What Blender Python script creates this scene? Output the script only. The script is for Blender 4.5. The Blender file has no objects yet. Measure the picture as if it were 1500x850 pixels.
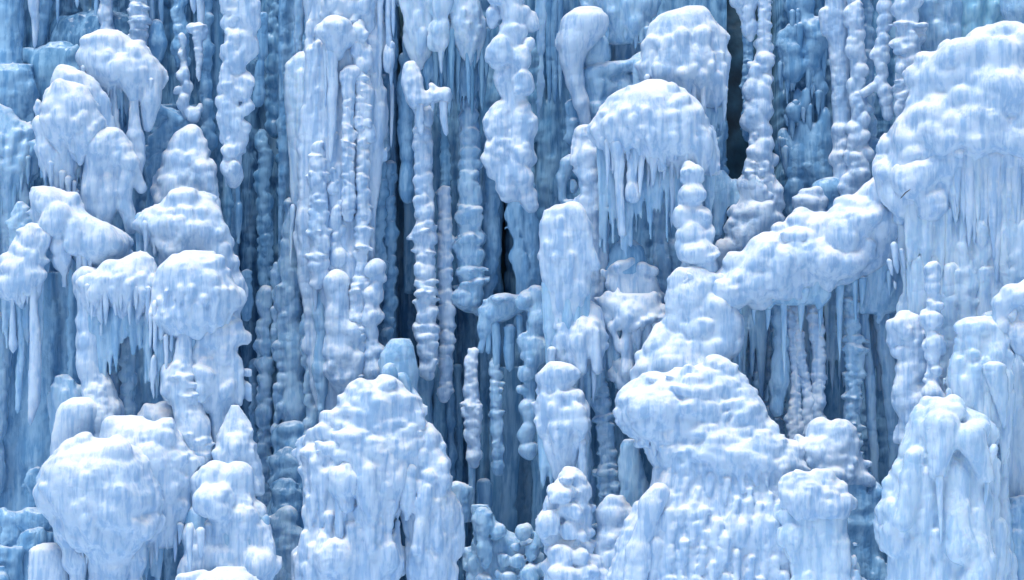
import bpy, math, random, time
import numpy as np
from mathutils import Vector

T0 = time.time()
rnd = random.Random(7)
SC = bpy.context.scene
COL = SC.collection

# ------------------------------------------------------------------ camera
CAM_D = 40.0          # metres from the lens to the reference plane of the icefall (y = 0)
CAM_Z = 3.2           # the viewer stands on the snow bank opposite
HOR = 600             # photo row at the height of the eye
cam_d = bpy.data.cameras.new('camera')
cam_d.sensor_width = 36.0
cam_d.lens = 36.0 * CAM_D / 15.0
cam_d.shift_y = (HOR - 425) / 1500.0
cam_d.clip_end = 2000
cam = bpy.data.objects.new('camera', cam_d)
cam.location = (0, -CAM_D, CAM_Z)
cam.rotation_euler = (math.radians(90), 0, 0)
COL.objects.link(cam)
SC.camera = cam

# ------------------------------------------------------------------ light
SUN_EL, SUN_AZ = 72.0, 215.0      # azimuth clockwise from +y: behind the viewer, a little left
world = bpy.data.worlds.new('World')
SC.world = world
world.use_nodes = True
wn = world.node_tree
sky = wn.nodes.new('ShaderNodeTexSky')
sky.sky_type = 'NISHITA'
sky.sun_disc = False
sky.sun_elevation = math.radians(SUN_EL)
sky.sun_rotation = math.radians(SUN_AZ)
sky.air_density = 1.0
sky.dust_density = 1.0
bgn = wn.nodes['Background']
bgn.inputs['Strength'].default_value = 0.06
wn.links.new(sky.outputs['Color'], bgn.inputs['Color'])
sun_d = bpy.data.lights.new('sun', 'SUN')
sun_d.energy = 1.5
sun_d.angle = math.radians(26)
sun_d.color = (0.975, 0.985, 1.0)
sun = bpy.data.objects.new('sun', sun_d)
az, el = math.radians(SUN_AZ), math.radians(SUN_EL)
sdir = Vector((math.sin(az) * math.cos(el), math.cos(az) * math.cos(el), math.sin(el)))
sun.rotation_euler = (-sdir).to_track_quat('-Z', 'Y').to_euler()
sun.location = (-8, -20, 25)
COL.objects.link(sun)
SC.view_settings.view_transform = 'Standard'
SC.view_settings.look = 'None'
SC.view_settings.exposure = 1.06
SC.view_settings.gamma = 1.0
SC.view_settings.use_curve_mapping = False
SC.cycles.max_bounces = 7
SC.cycles.use_adaptive_sampling = True
SC.cycles.adaptive_threshold = 0.03
SC.cycles.diffuse_bounces = 4

# ------------------------------------------------------------------ materials
def ice_mat(name, base, frost, frost_amt, rough, sss, scale, bump=0.35, vein=0.3, coat=0.0, cells=0, runs=.85):
    """glazed ice with rime settled on what faces up; all in object space"""
    m = bpy.data.materials.new(name)
    m.use_nodes = True
    nt = m.node_tree
    N, L = nt.nodes, nt.links
    p = N['Principled BSDF']
    geo = N.new('ShaderNodeNewGeometry')
    pos = geo.outputs['Position']
    sep = N.new('ShaderNodeSeparateXYZ'); L.new(geo.outputs['Normal'], sep.inputs[0])
    def noise(sc, det=4, vec=None, rgh=0.6):
        n = N.new('ShaderNodeTexNoise'); n.inputs['Scale'].default_value = sc
        n.inputs['Detail'].default_value = det; n.inputs['Roughness'].default_value = rgh
        L.new(vec if vec is not None else pos, n.inputs['Vector'])
        return n.outputs['Fac']
    def math_(op, a, b):
        n = N.new('ShaderNodeMath'); n.operation = op
        for i, v in enumerate((a, b)):
            if isinstance(v, (int, float)): n.inputs[i].default_value = v
            else: L.new(v, n.inputs[i])
        return n.outputs[0]
    def mixc(f, a, b):
        n = N.new('ShaderNodeMix'); n.data_type = 'RGBA'
        if isinstance(f, (int, float)): n.inputs[0].default_value = f
        else: L.new(f, n.inputs[0])
        for i, v in ((6, a), (7, b)):
            if isinstance(v, tuple): n.inputs[i].default_value = (*v, 1)
            else: L.new(v, n.inputs[i])
        return n.outputs[2]
    mp = N.new('ShaderNodeMapping'); mp.inputs['Scale'].default_value = (1, 1, 0.22)
    L.new(pos, mp.inputs['Vector'])
    big = noise(1.6, 2)
    streak = noise(5.0, 3, mp.outputs[0])
    fine = noise(16.0, 2)
    mp4 = N.new('ShaderNodeMapping'); mp4.inputs['Scale'].default_value = (1, 1, .13); L.new(pos, mp4.inputs['Vector'])
    run = noise(11.0, 3, mp4.outputs[0], .65)
    r3 = N.new('ShaderNodeMapRange'); r3.inputs[1].default_value = .44; r3.inputs[2].default_value = .60; r3.inputs[4].default_value = runs
    L.new(run, r3.inputs[0])
    # clear veins in the ice: stretched down the flow
    r1 = N.new('ShaderNodeMapRange'); r1.inputs[1].default_value = 0.42; r1.inputs[2].default_value = 0.68
    L.new(streak, r1.inputs[0])
    c1 = mixc(math_('MULTIPLY', r1.outputs[0], vein), mixc(r3.outputs[0], tuple(b * .6 + w * .40 * (b / max(base)) ** .5 for b, w in zip(base, (.80, .84, .90))), tuple(b * t for b, t in zip(base, (0.64, 0.78, 0.92)))), tuple(b * t for b, t in zip(base, (0.62, 0.78, 0.9))))
    # rime
    f = math_('ADD', math_('MULTIPLY', sep.outputs['Z'], 0.7), math_('MULTIPLY', math_('SUBTRACT', math_('ADD', big, math_('MULTIPLY', math_('ADD', streak, fine), .5)), 1.0), 0.9))
    r2 = N.new('ShaderNodeMapRange'); r2.interpolation_type = 'SMOOTHSTEP'
    r2.inputs[1].default_value = 0.30 - frost_amt; r2.inputs[2].default_value = 1.0 - frost_amt
    L.new(f, r2.inputs[0])
    st = N.new('ShaderNodeMapRange'); st.inputs[1].default_value = .75; st.inputs[2].default_value = .1     # steep faces only
    L.new(sep.outputs['Z'], st.inputs[0])
    ff = math_('MULTIPLY', r2.outputs[0], math_('SUBTRACT', 1.0, math_('MULTIPLY', r3.outputs[0], st.outputs[0])))
    c2 = mixc(ff, c1, frost)
    L.new(c2, p.inputs['Base Color'])
    rr = N.new('ShaderNodeMapRange'); rr.inputs[3].default_value = rough; rr.inputs[4].default_value = 0.62
    L.new(ff, rr.inputs[0]); L.new(rr.outputs[0], p.inputs['Roughness'])
    p.inputs['IOR'].default_value = 1.31
    p.inputs['Subsurface Weight'].default_value = sss
    p.inputs['Subsurface Radius'].default_value = (0.35, 0.65, 1.0)
    p.inputs['Subsurface Scale'].default_value = scale
    if coat: p.inputs['Coat Weight'].default_value = coat; p.inputs['Coat Roughness'].default_value = 0.12; p.inputs['Coat IOR'].default_value = 1.31
    b1 = N.new('ShaderNodeBump'); b1.inputs['Strength'].default_value = bump; b1.inputs['Distance'].default_value = 0.03
    mp3 = N.new('ShaderNodeMapping'); mp3.inputs['Scale'].default_value = (1, 1, .5); L.new(pos, mp3.inputs['Vector'])
    h = math_('ADD', math_('MULTIPLY', noise(13.0, 3, mp3.outputs[0], 0.6), 1.0), math_('MULTIPLY', noise(40.0, 1), 0.13))
    h = math_('SUBTRACT', h, math_('MULTIPLY', math_('MULTIPLY', run, st.outputs[0]), 2.2))
    if cells:
        vo = N.new('ShaderNodeTexVoronoi'); vo.inputs['Scale'].default_value = cells
        va = N.new('ShaderNodeVectorMath'); va.operation = 'MULTIPLY_ADD'
        cb = N.new('ShaderNodeCombineXYZ')
        for i_ in range(3): L.new((fine, streak, big)[i_], cb.inputs[i_])
        va.inputs[1].default_value = (.16, .16, .16); L.new(cb.outputs[0], va.inputs[0]); L.new(pos, va.inputs[2]); L.new(va.outputs[0], vo.inputs['Vector'])
        mk = N.new('ShaderNodeMapRange'); mk.inputs[1].default_value = .38; mk.inputs[2].default_value = .62; mk.inputs[3].default_value = .15; mk.inputs[4].default_value = 1.1
        L.new(noise(2.3, 1), mk.inputs[0])
        h = math_('SUBTRACT', h, math_('MULTIPLY', math_('MULTIPLY', vo.outputs['Distance'], vo.outputs['Distance']), math_('MULTIPLY', mk.outputs[0], 2.2)))
    L.new(h, b1.inputs['Height']); L.new(b1.outputs[0], p.inputs['Normal'])
    return m

WHITE = (0.85, 0.86, 0.87)
SSS = 1.0
M = {
 'white': ice_mat('white_rime_ice', (0.46, 0.60, 0.74), WHITE, 0.38, 0.34, 0.22 * SSS, 0.03, 0.24, 0.35, 0.15, cells=9.0),
 'pale':  ice_mat('pale_glazed_ice', (0.34, 0.54, 0.70), WHITE, 0.12, 0.24, 0.35 * SSS, 0.05, 0.30, 0.5, 0.2, cells=8.0),
 'mid':   ice_mat('light_blue_ice', (0.21, 0.42, 0.61), WHITE, 0.0, 0.22, 0.0 * SSS, 0.10, 0.32, 0.6, 0.25, cells=9.0),
 'glaze': ice_mat('milky_glaze_ice', (0.53, 0.67, 0.78), WHITE, 0.20, 0.24, 0.4 * SSS, 0.06, 0.26, 0.45, 0.3, cells=8.0),
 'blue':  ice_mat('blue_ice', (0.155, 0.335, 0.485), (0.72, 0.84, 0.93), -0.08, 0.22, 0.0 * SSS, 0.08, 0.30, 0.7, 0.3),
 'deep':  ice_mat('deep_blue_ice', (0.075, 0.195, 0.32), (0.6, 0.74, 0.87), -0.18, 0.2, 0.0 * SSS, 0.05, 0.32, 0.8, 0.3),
 'teal':  ice_mat('teal_clear_ice', (0.36, 0.63, 0.74), (0.78, 0.89, 0.94), -0.02, 0.2, 0.4 * SSS, 0.09, 0.25, 0.6, 0.3),
}
def plain(name, col, rough, nscale=6, var=0.5, bump=0.5):
    m = bpy.data.materials.new(name); m.use_nodes = True
    nt = m.node_tree; p = nt.nodes['Principled BSDF']
    n = nt.nodes.new('ShaderNodeTexNoise'); n.inputs['Scale'].default_value = nscale; n.inputs['Detail'].default_value = 7
    g = nt.nodes.new('ShaderNodeNewGeometry'); nt.links.new(g.outputs['Position'], n.inputs['Vector'])
    r = nt.nodes.new('ShaderNodeValToRGB')
    r.color_ramp.elements[0].position = 0.3; r.color_ramp.elements[1].position = 0.7
    r.color_ramp.elements[0].color = (*[c * (1 - var) for c in col], 1)
    r.color_ramp.elements[1].color = (*[min(1, c * (1 + var)) for c in col], 1)
    nt.links.new(n.outputs['Fac'], r.inputs[0]); nt.links.new(r.outputs[0], p.inputs['Base Color'])
    p.inputs['Roughness'].default_value = rough
    b = nt.nodes.new('ShaderNodeBump'); b.inputs['Strength'].default_value = bump; b.inputs['Distance'].default_value = 0.05
    nt.links.new(n.outputs['Fac'], b.inputs['Height']); nt.links.new(b.outputs[0], p.inputs['Normal'])
    return m
M['rock'] = plain('wet_dark_rock', (0.035, 0.105, 0.155), 0.45, 3.0, 0.6, 0.8)
M['snow'] = plain('snow', (0.70, 0.79, 0.88), 0.7, 2.0, 0.05, 0.3)
M['twig'] = plain('bark', (0.06, 0.05, 0.05), 0.8, 20, 0.4, 0.4)

# ------------------------------------------------------------------ mesh engine
_prm = np.random.RandomState(11)
_tab = _prm.rand(64, 64, 64).astype(np.float32) * 2 - 1
def vnoise(x, y, z):
    """smooth value noise in -1..1 on arrays of any shape"""
    def sp(a):
        i = np.floor(a).astype(np.int32); t = (a - i).astype(np.float32)
        return i & 63, (i + 1) & 63, t * t * (3 - 2 * t)
    x0, x1, u = sp(x); y0, y1, v = sp(y); z0, z1, w = sp(z)
    t = _tab
    a = t[x0, y0, z0] * (1 - u) + t[x1, y0, z0] * u
    b = t[x0, y1, z0] * (1 - u) + t[x1, y1, z0] * u
    c = t[x0, y0, z1] * (1 - u) + t[x1, y0, z1] * u
    d = t[x0, y1, z1] * (1 - u) + t[x1, y1, z1] * u
    return (a * (1 - v) + b * v) * (1 - w) + (c * (1 - v) + d * v) * w

_wj = _prm.rand(64, 64, 64, 4).astype(np.float32)
def lumps(x, y, z):
    """packed uneven bumps with sharp creases between them, about 0..1"""
    bx, by, bz = np.floor(x - .5).astype(np.int32), np.floor(y - .5).astype(np.int32), np.floor(z - .5).astype(np.int32)
    out = np.full(x.shape, -1.0, np.float32)
    for i in (0, 1):
        for j in (0, 1):
            for k in (0, 1):
                cx, cy, cz = bx + i, by + j, bz + k
                r = _wj[cx & 63, cy & 63, cz & 63]
                dx = x - cx - .5 - (r[:, 0] - .5) * .7; dy = y - cy - .5 - (r[:, 1] - .5) * .7; dz = z - cz - .5 - (r[:, 2] - .5) * .7
                np.maximum(out, .55 + .45 * r[:, 3] - 1.25 * (dx * dx + dy * dy + dz * dz), out)
    return np.maximum(out, -.35)

def surface_nets(f, org, vox):
    """isosurface f = 0 -> (vertices, quads), inside is f < 0"""
    s = f < 0
    nx, ny, nz = f.shape
    c = np.zeros((nx - 1, ny - 1, nz - 1), np.uint8)
    offs = [(i, j, k) for i in (0, 1) for j in (0, 1) for k in (0, 1)]
    for i, j, k in offs:
        c += s[i:nx - 1 + i, j:ny - 1 + j, k:nz - 1 + k]
    act = (c > 0) & (c < 8)
    idx = np.full(act.shape, -1, np.int32)
    ii = np.argwhere(act)
    n = len(ii)
    if n == 0: return np.zeros((0, 3)), np.zeros((0, 4), np.int32)
    idx[act] = np.arange(n)
    acc = np.zeros((n, 3), np.float32); cnt = np.zeros(n, np.float32)
    val = {o: f[ii[:, 0] + o[0], ii[:, 1] + o[1], ii[:, 2] + o[2]] for o in offs}
    for a in offs:
        for ax in range(3):
            if a[ax]: continue
            b = list(a); b[ax] = 1; b = tuple(b)
            va, vb = val[a], val[b]
            x = (va < 0) != (vb < 0)
            t = va[x] / (va[x] - vb[x])
            p = np.repeat(np.array([a], np.float32), x.sum(), 0); p[:, ax] = t
            acc[x] += p; cnt[x] += 1
    verts = (ii + acc / cnt[:, None]) * vox + org
    quads = []
    for ax in range(3):
        sl0 = [slice(None)] * 3; sl1 = [slice(None)] * 3
        sl0[ax] = slice(0, -1); sl1[ax] = slice(1, None)
        a, b = s[tuple(sl0)], s[tuple(sl1)]
        e = np.argwhere(a != b)
        o1, o2 = [q for q in range(3) if q != ax]
        e = e[(e[:, o1] > 0) & (e[:, o2] > 0) & (e[:, o1] < f.shape[o1] - 1) & (e[:, o2] < f.shape[o2] - 1)]
        if not len(e): continue
        ins = a[e[:, 0], e[:, 1], e[:, 2]]
        def cell(d1, d2):
            q = e.copy(); q[:, o1] -= d1; q[:, o2] -= d2
            return idx[q[:, 0], q[:, 1], q[:, 2]]
        q = np.stack([cell(1, 1), cell(0, 1), cell(0, 0), cell(1, 0)], 1)
        flip = ~ins if ax != 1 else ins
        q[flip] = q[flip][:, ::-1]
        quads.append(q)
    return verts, np.concatenate(quads)

def smin(a, b, k):
    h = np.maximum(k - np.abs(a - b), 0) / k
    return np.minimum(a, b) - h * h * k * 0.25

TRIS = 0
def link_mesh(name, V, F, mat, parent=None, smooth=True, closed=True):
    """V already in world metres; origin goes to the base of the piece"""
    global TRIS
    V = np.asarray(V, np.float64)
    o = np.array([V[:, 0].mean(), V[:, 1].mean(), V[:, 2].min()])
    V = V - o
    F = np.asarray(F, np.int32)
    if closed:
        a, b, c = V[F[:, 0]], V[F[:, 1]], V[F[:, 2]]
        vol = np.einsum('ij,ij->i', a, np.cross(b, c)).sum()
        if F.shape[1] == 4:
            d_ = V[F[:, 3]]; vol += np.einsum('ij,ij->i', a, np.cross(c, d_)).sum()
        if vol < 0: F = F[:, ::-1].copy()
    me = bpy.data.meshes.new(name)
    nf, ns = F.shape
    me.vertices.add(len(V)); me.vertices.foreach_set('co', V.astype(np.float32).ravel())
    me.loops.add(nf * ns); me.loops.foreach_set('vertex_index', F.ravel())
    me.polygons.add(nf); me.polygons.foreach_set('loop_start', np.arange(nf, dtype=np.int32) * ns)
    me.update(calc_edges=True); me.validate()
    if smooth: me.polygons.foreach_set('use_smooth', np.ones(len(me.polygons), bool))
    me.materials.append(mat)
    ob = bpy.data.objects.new(name, me); COL.objects.link(ob)
    if parent is not None:
        ob.parent = parent
        wl = parent.location.copy()
        if parent.parent is not None: wl += parent.parent.location
        ob.location = Vector(o) - wl
    else: ob.location = o
    TRIS += nf * (2 if ns == 4 else 1)
    return ob

def scale_at(d): return (CAM_D - d) / CAM_D * 0.01
def W(x, y, q, d):
    """photo pixel (x, y), q pixels in front of depth d (metres in front of the plane) -> world"""
    s = scale_at(d)
    return (x - 750.0) * s, -d - q * s, CAM_Z + (HOR - y) * s
def world_arr(P, d):
    s = scale_at(d)
    return np.stack([(P[:, 0] - 750) * s, -d - P[:, 2] * s, CAM_Z + (HOR - P[:, 1]) * s], 1)

class Part:
    """one fused lump of ice, a signed distance field in photo pixels"""
    def __init__(self, th, name, mat, vox, k, amp):
        self.th, self.name, self.mat, self.vox, self.k, self.amp = th, name, mat, vox, k, amp
        self.pr = []; self.b = None; self.dtx = [(9.0, 58, 50), (7.0, 30, 25), (3.0, 13, 11)]; self.big = 0.0; self.tx = None
    def add(self, bb, fn, k=None): self.pr.append((bb, fn, self.k if k is None else k)); return self
    def blob(self, x, y, rx, ry, rq=None, q=0, tilt=0, k=None):
        rq = rx if rq is None else rq
        ca, sa = math.cos(tilt), math.sin(tilt); R = max(rx, ry)
        m = min(rx, ry, rq)
        g = 2.2 / max(4.0, m); aa = .09 * m
        h = [rnd.uniform(0, 6.28) for _ in range(5)]
        def fn(X, Y, Q):
            dx = X - x + aa * (np.sin(Y * g + h[0]) + .6 * np.sin(Q * g * 1.3 + h[1]))
            dy = Y - y + aa * (np.sin(X * g * .9 + h[2]) + .6 * np.sin(Q * g * 1.1 + h[3]))
            u = (dx * ca + dy * sa) / rx; v = (-dx * sa + dy * ca) / ry; w = (Q - q) / rq
            return (np.sqrt(u * u + v * v + w * w) - 1) * m
        return self.add((x - R, x + R, y - R, y + R, q - rq, q + rq), fn, k)
    def cone(self, x0, y0, r0, x1, y1, r1, q0=0, q1=None, k=None, fl=1.0):
        q1 = q0 if q1 is None else q1
        ax, ay, aq = x1 - x0, y1 - y0, (q1 - q0)
        L2 = ax * ax + ay * ay + aq * aq + 1e-6
        R = max(r0, r1)
        def fn(X, Y, Q):
            t = np.clip(((X - x0) * ax + (Y - y0) * ay + (Q - q0) * aq) / L2, 0, 1)
            r = r0 + (r1 - r0) * t
            return np.sqrt((X - x0 - ax * t) ** 2 + (Y - y0 - ay * t) ** 2 + ((Q - q0 - aq * t) / fl) ** 2) - r
        return self.add((min(x0 - r0, x1 - r1), max(x0 + r0, x1 + r1), min(y0 - r0, y1 - r1), max(y0 + r0, y1 + r1),
                         min(q0, q1) - R * fl, max(q0, q1) + R * fl), fn, k)
    def path(self, pts, q=0, k=None, fl=1.0):
        for a, b in zip(pts[:-1], pts[1:]): self.cone(a[0], a[1], a[2], b[0], b[1], b[2], q, q, k, fl)
        self.pts = pts; return self
    def tex(self, *t):
        """(height, width, length[, y0, y1]) of the frozen lumps that cover the piece"""
        self.tx = (self.tx or []) + list(t); return self
    def at(self, y):
        P = self.pts; ys = [p[1] for p in P]
        return np.interp(y, ys, [p[0] for p in P]), np.interp(y, ys, [p[2] for p in P])
    def plates(self, pts, st=0.8, q=0, jit=0.1, sc=1.0, tilt=0.26, k=1.0):
        """stacked, tilted scales of frozen drips around a core"""
        r_ = max(p[2] for p in pts); self.dtx = [(.26 * r_, 1.1 * r_, .7 * r_), (.12 * r_, .6 * r_, .45 * r_)] if r_ > 11 else [(.14 * r_, 1.2 * r_, .75 * r_)]
        self.path([(x, y, r * 0.76) for x, y, r in pts], q)
        P = pts; ys = [p[1] for p in P]; y = ys[0]; o = rnd.uniform(0, 60)
        while y < ys[-1]:
            x = np.interp(y, ys, [p[0] for p in P]); r = float(np.interp(y, ys, [p[2] for p in P])) * sc
            r *= 1.02 + .16 * float(vnoise(np.array([y / 34]), np.array([o]), np.array([.5]))[0])
            h = max(5.5, r * st * rnd.choice((.45, .6, .8, 1.0, 1.3, 1.7)) * rnd.uniform(.9, 1.1))
            n = rnd.choice((1, 2, 2, 2, 3)) if r > 9 else rnd.choice((1, 1, 2))
            for i in range(n):
                u = ((i + .5) / n * 2 - 1) * .8 + rnd.uniform(-.15, .15) if n > 1 else rnd.gauss(0, jit)
                a = r * (1.02 if n == 1 else rnd.uniform(.55, .75) if n == 2 else rnd.uniform(.4, .55))
                off = max(0, r * rnd.uniform(1.0, 1.06) - a)
                self.blob(x + math.sin(u * 1.25) * off, y + rnd.uniform(-.45, .45) * h * (n > 1), a, h * rnd.uniform(.56, .72), a * rnd.uniform(.85, 1.05), q + math.cos(u * 1.25) * off * 1.05, rnd.gauss(u * .25, tilt), k)
            y += h * rnd.uniform(0.85, 1.1)
        self.pts = pts; return self
    def beads(self, pts, kr, q=0, dens=1.0, asp=(1, 1), k=1.6, core=0.8):
        """frozen spray knobs packed round a core"""
        self.dtx = [(.28 * kr, .9 * kr, .9 * kr)]
        self.path([(x, y, r * core) for x, y, r in pts], q)
        P = pts; ys = [p[1] for p in P]; y = ys[0]
        while y < ys[-1]:
            x = float(np.interp(y, ys, [p[0] for p in P])); r = float(np.interp(y, ys, [p[2] for p in P]))
            th = rnd.uniform(-1.5, 1.5); a = kr * rnd.choice((.4, .6, .75, .9, 1.0, 1.2, 1.5))
            off = max(r - a * 0.55, r * .25)
            self.blob(x + math.sin(th) * off, y, a * rnd.uniform(.85, 1.1), a * rnd.uniform(*asp) * rnd.uniform(.8, 1.15), a, q + math.cos(th) * off, rnd.gauss(0, .3), k)
            y += kr * 0.62 / dens * min(1, kr / max(r, 1)) * rnd.uniform(.7, 1.3)
        self.pts = pts; return self
    def body(self, rows, kf=0.6, kb=0.3, q=0, k=None, sm=3):
        """solid with the silhouette rows (y, left, right), round in plan"""
        ys = np.array([r[0] for r in rows], float); l = np.array([r[1] for r in rows], float); r = np.array([r[2] for r in rows], float)
        w0, w1 = (r[0] - l[0]) / 2, (r[-1] - l[-1]) / 2
        h0, h1 = max(2, 0.28 * w0), max(2, 0.28 * w1)
        Y = np.arange(ys[0] - h0, ys[-1] + h1 + .5, 1.0)
        c = np.interp(Y, ys, (l + r) / 2); w = np.interp(Y, ys, (r - l) / 2)
        ker = np.ones(2 * sm + 1) / (2 * sm + 1)
        c = np.convolve(np.pad(c, sm, 'edge'), ker, 'valid'); w = np.convolve(np.pad(w, sm, 'edge'), ker, 'valid')
        t = Y < ys[0]; w[t] *= np.sqrt(np.clip(1 - ((ys[0] - Y[t]) / h0) ** 2, 0, 1))
        t = Y > ys[-1]; w[t] *= np.sqrt(np.clip(1 - ((Y[t] - ys[-1]) / h1) ** 2, 0, 1))
        w = np.maximum(w, 0.4)
        self.b = (Y, c, w, kf, q); self.big = min(10.0, .13 * w.max()); yt, yb_ = ys[0], min(ys[-1], 900); ym = yt + .38 * (yb_ - yt)
        if yb_ - yt > 45 and w.max() > 18: self.dtx = [(9.0, 58, 50), (7.0, 30, 25, yt - 30, ym + 16), (3.0, 13, 11, yt - 30, ym + 16), (7.0, 19, 95, ym - 8, 1500), (3.2, 10, 44, ym, 1500)]
        def fn(X, YY, Q):
            yy = YY.ravel(); cc = np.interp(yy, Y, c).reshape(YY.shape); ww = np.interp(yy, Y, w).reshape(YY.shape)
            kk = np.where(Q > q, kf, kb)
            u = (X - cc) / ww; v = (Q - q) / (kk * ww)
            f = (np.sqrt(u * u + v * v) - 1) * np.maximum(np.minimum(ww, kk * ww), 1.0)
            return np.maximum(f, np.maximum(Y[0] - YY, YY - Y[-1]))
        wm = w.max()
        return self.add(((c - w).min(), (c + w).max(), Y[0], Y[-1], q - kb * wm, q + kf * wm), fn, k)
    def surf(self, y, th, inset=0.0):
        Y, c, w, kf, q = self.b
        cc, ww = float(np.interp(y, Y, c)), max(1.0, float(np.interp(y, Y, w)) - inset)
        return cc + ww * math.sin(th), q + kf * ww * math.cos(th)
    def _scatter(self, y0, y1, sp, tries, xr):
        Y, c, w, kf, q = self.b
        out = []
        for _ in range(tries):
            y = rnd.uniform(y0, y1)
            ww = float(np.interp(y, Y, w)); cc = float(np.interp(y, Y, c))
            u = rnd.uniform(-1, 1)
            th = math.asin(u * .99) if rnd.random() < .6 else u * 1.5
            x = cc + ww * math.sin(th)
            if not xr[0] <= x <= xr[1]: continue
            a = ww * th * .85
            if all((a - b) ** 2 + (y - v) ** 2 > (sp * rnd.uniform(.75, 1.25)) ** 2 for b, v, _ in out): out.append((a, y, th))
        return out
    def knobs(self, y0, y1, r, sp=1.15, asp=(.7, 1.1), emb=.45, xr=(-999, 9999), k=2.5, flat=.8):
        """uneven lumps: patches of them, a few big ones, smooth ice between"""
        o = rnd.uniform(0, 50)
        for a, y, th in self._scatter(y0, y1, r[0] * .45 * sp + r[1] * .45 * sp, int(60 + (y1 - y0) * 3), xr):
            m = float(vnoise(np.array([a / 38 + o]), np.array([y / 38 + o]), np.array([.5]))[0])
            if sp > 1.3 and m < .0 and rnd.random() < .8: continue
            R = rnd.uniform(*r) * (rnd.choice((.5, .65, .8, 1, 1, 1.2, 1.45)))
            e = emb * rnd.uniform(.7, 1.2) + (.15 if R > r[1] else 0)
            x, q = self.surf(y, th, R * min(e, .93))
            self.blob(x, y, R * rnd.uniform(.8, 1.35), R * rnd.uniform(*asp) * rnd.uniform(.8, 1.2), R * flat, q, rnd.gauss(0, .45), k * rnd.choice((.8, 1, 2, 3)))
        return self
    def fingers(self, y0, y1, r, ln, sp=2.2, emb=.3, xr=(-999, 9999), k=2.0, tap=.55):
        """rounded vertical runnels frozen on the face"""
        for a, y, th in self._scatter(y0, y1, r[1] * sp, int(60 + (y1 - y0) * 3), xr):
            R = rnd.uniform(*r); L = rnd.uniform(*ln)
            x, q = self.surf(y, th, R * emb); x2, q2 = self.surf(y + L, th, R * emb)
            x2 = x + max(-L * .3, min(L * .3, x2 - x)); q2 = q + max(-L * .4, min(L * .4, q2 - q))
            self.cone(x, y, R, x2, y + L, R * tap, q, q2, k)
        return self
    def drips(self, line, yb, r, q=0, fill=1.15, k=2.5, bow=.25):
        """a close row of fused icicles of uneven length along an edge"""
        xs = [p[0] for p in line]; ys = [p[1] for p in line]; x = xs[0]; o = rnd.uniform(0, 60)
        self.dtx = [(1.6, 10, 26)]; self.amp = .55
        while x < xs[-1]:
            R = rnd.uniform(*r) * rnd.choice((.6, .8, 1, 1, 1.3)); y0 = float(np.interp(x, xs, ys))
            u = .5 + .5 * float(vnoise(np.array([x / 22 + o]), np.array([o]), np.array([.5]))[0])
            y1 = yb[0] + (yb[1] - yb[0]) * min(1, max(0, u * .75 + rnd.uniform(-.05, .35)))
            t = (x - xs[0]) / (xs[-1] - xs[0]) * 2 - 1
            qq = q - bow * (xs[-1] - xs[0]) * .5 * t * t + rnd.uniform(-4, 4); ym = y0 + (y1 - y0) * rnd.uniform(.35, .65)
            dx = rnd.uniform(-2, 2)
            self.cone(x, y0 - 14, R * 1.35, x + dx * .5, ym, R * .9, qq - 4, qq, k).cone(x + dx * .5, ym, R * .9, x + dx, y1, max(1.3, R * .25), qq, qq, k)
            x += R * fill
        return self
    def build(self, parent):
        bb = np.array([p[0] for p in self.pr]); v = self.vox
        pad = 3 * v + 4
        lo = np.array([bb[:, 0].min(), bb[:, 2].min(), bb[:, 4].min()]) - pad
        hi = np.array([bb[:, 1].max(), bb[:, 3].max(), bb[:, 5].max()]) + pad
        R_ = hi[2] - lo[2]; lo[2] = max(lo[2], min(-.18 * R_, hi[2] - .72 * R_))
        n = np.ceil((hi - lo) / v).astype(int) + 1
        f = np.full(n, 60.0, np.float32)
        ax = [(lo[i] + np.arange(n[i]) * v).astype(np.float32) for i in range(3)]
        for b, fn, k in self.pr:
            e = max(k, 1) + 2 * v + 2
            sl = []
            for i in range(3):
                a0 = max(0, int((b[2 * i] - e - lo[i]) / v)); a1 = min(n[i], int((b[2 * i + 1] + e - lo[i]) / v) + 2)
                sl.append(slice(a0, a1))
            sl = tuple(sl)
            d = fn(ax[0][sl[0]][:, None, None], ax[1][sl[1]][None, :, None], ax[2][sl[2]][None, None, :])
            f[sl] = smin(f[sl], d.astype(np.float32), k)
        m = np.abs(f) < 8
        I = np.nonzero(m)
        X, Y, Q = ax[0][I[0]], ax[1][I[1]], ax[2][I[2]]
        o = self.th.seed
        A = self.amp
        nz = vnoise(X / 48 + o, Y / 55, Q / 48 + o) * self.big + vnoise(X / 26 + o, Y / 34 + o, Q / 26) * 2.6 + vnoise(X / 11 + o, Y / 13, Q / 11 + o) * 1.3 + vnoise(X / 5.2, Y / 5.6 + o, Q / 5.2) * .55
        f[m] += A * nz * .6
        tx = self.tx if self.tx is not None else self.dtx
        for j, t in enumerate(tx):
            a, sx, sy = t[:3]
            # drunken coordinates keep the lumps from lining up
            wx = X + .35 * sx * vnoise(X / sx * .6 + o, Y / sy * .6, Q / sx * .6 + j); wy = Y + .35 * sy * vnoise(X / sx * .5, Y / sy * .5 + o, Q / sx * .5 + j)
            h = lumps(wx / sx + o + j * 7.7, wy / sy + o, Q / sx + j * 3.3)
            g = .6 + 1.1 * vnoise(X / 55 + j * 9.1, Y / 55 + o, Q / 55)
            if len(t) > 3: g = g * np.clip((Y - t[3]) / 18, 0, 1) * np.clip((t[4] - Y) / 18, 0, 1)
            f[m] -= a * np.clip(g, .05, 1) * (h - .25)
        for i in range(3):
            s0 = [slice(None)] * 3; s0[i] = 0; s1 = [slice(None)] * 3; s1[i] = -1
            f[tuple(s0)] = 9; f[tuple(s1)] = 9
        P, F = surface_nets(f, lo, v)
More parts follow.
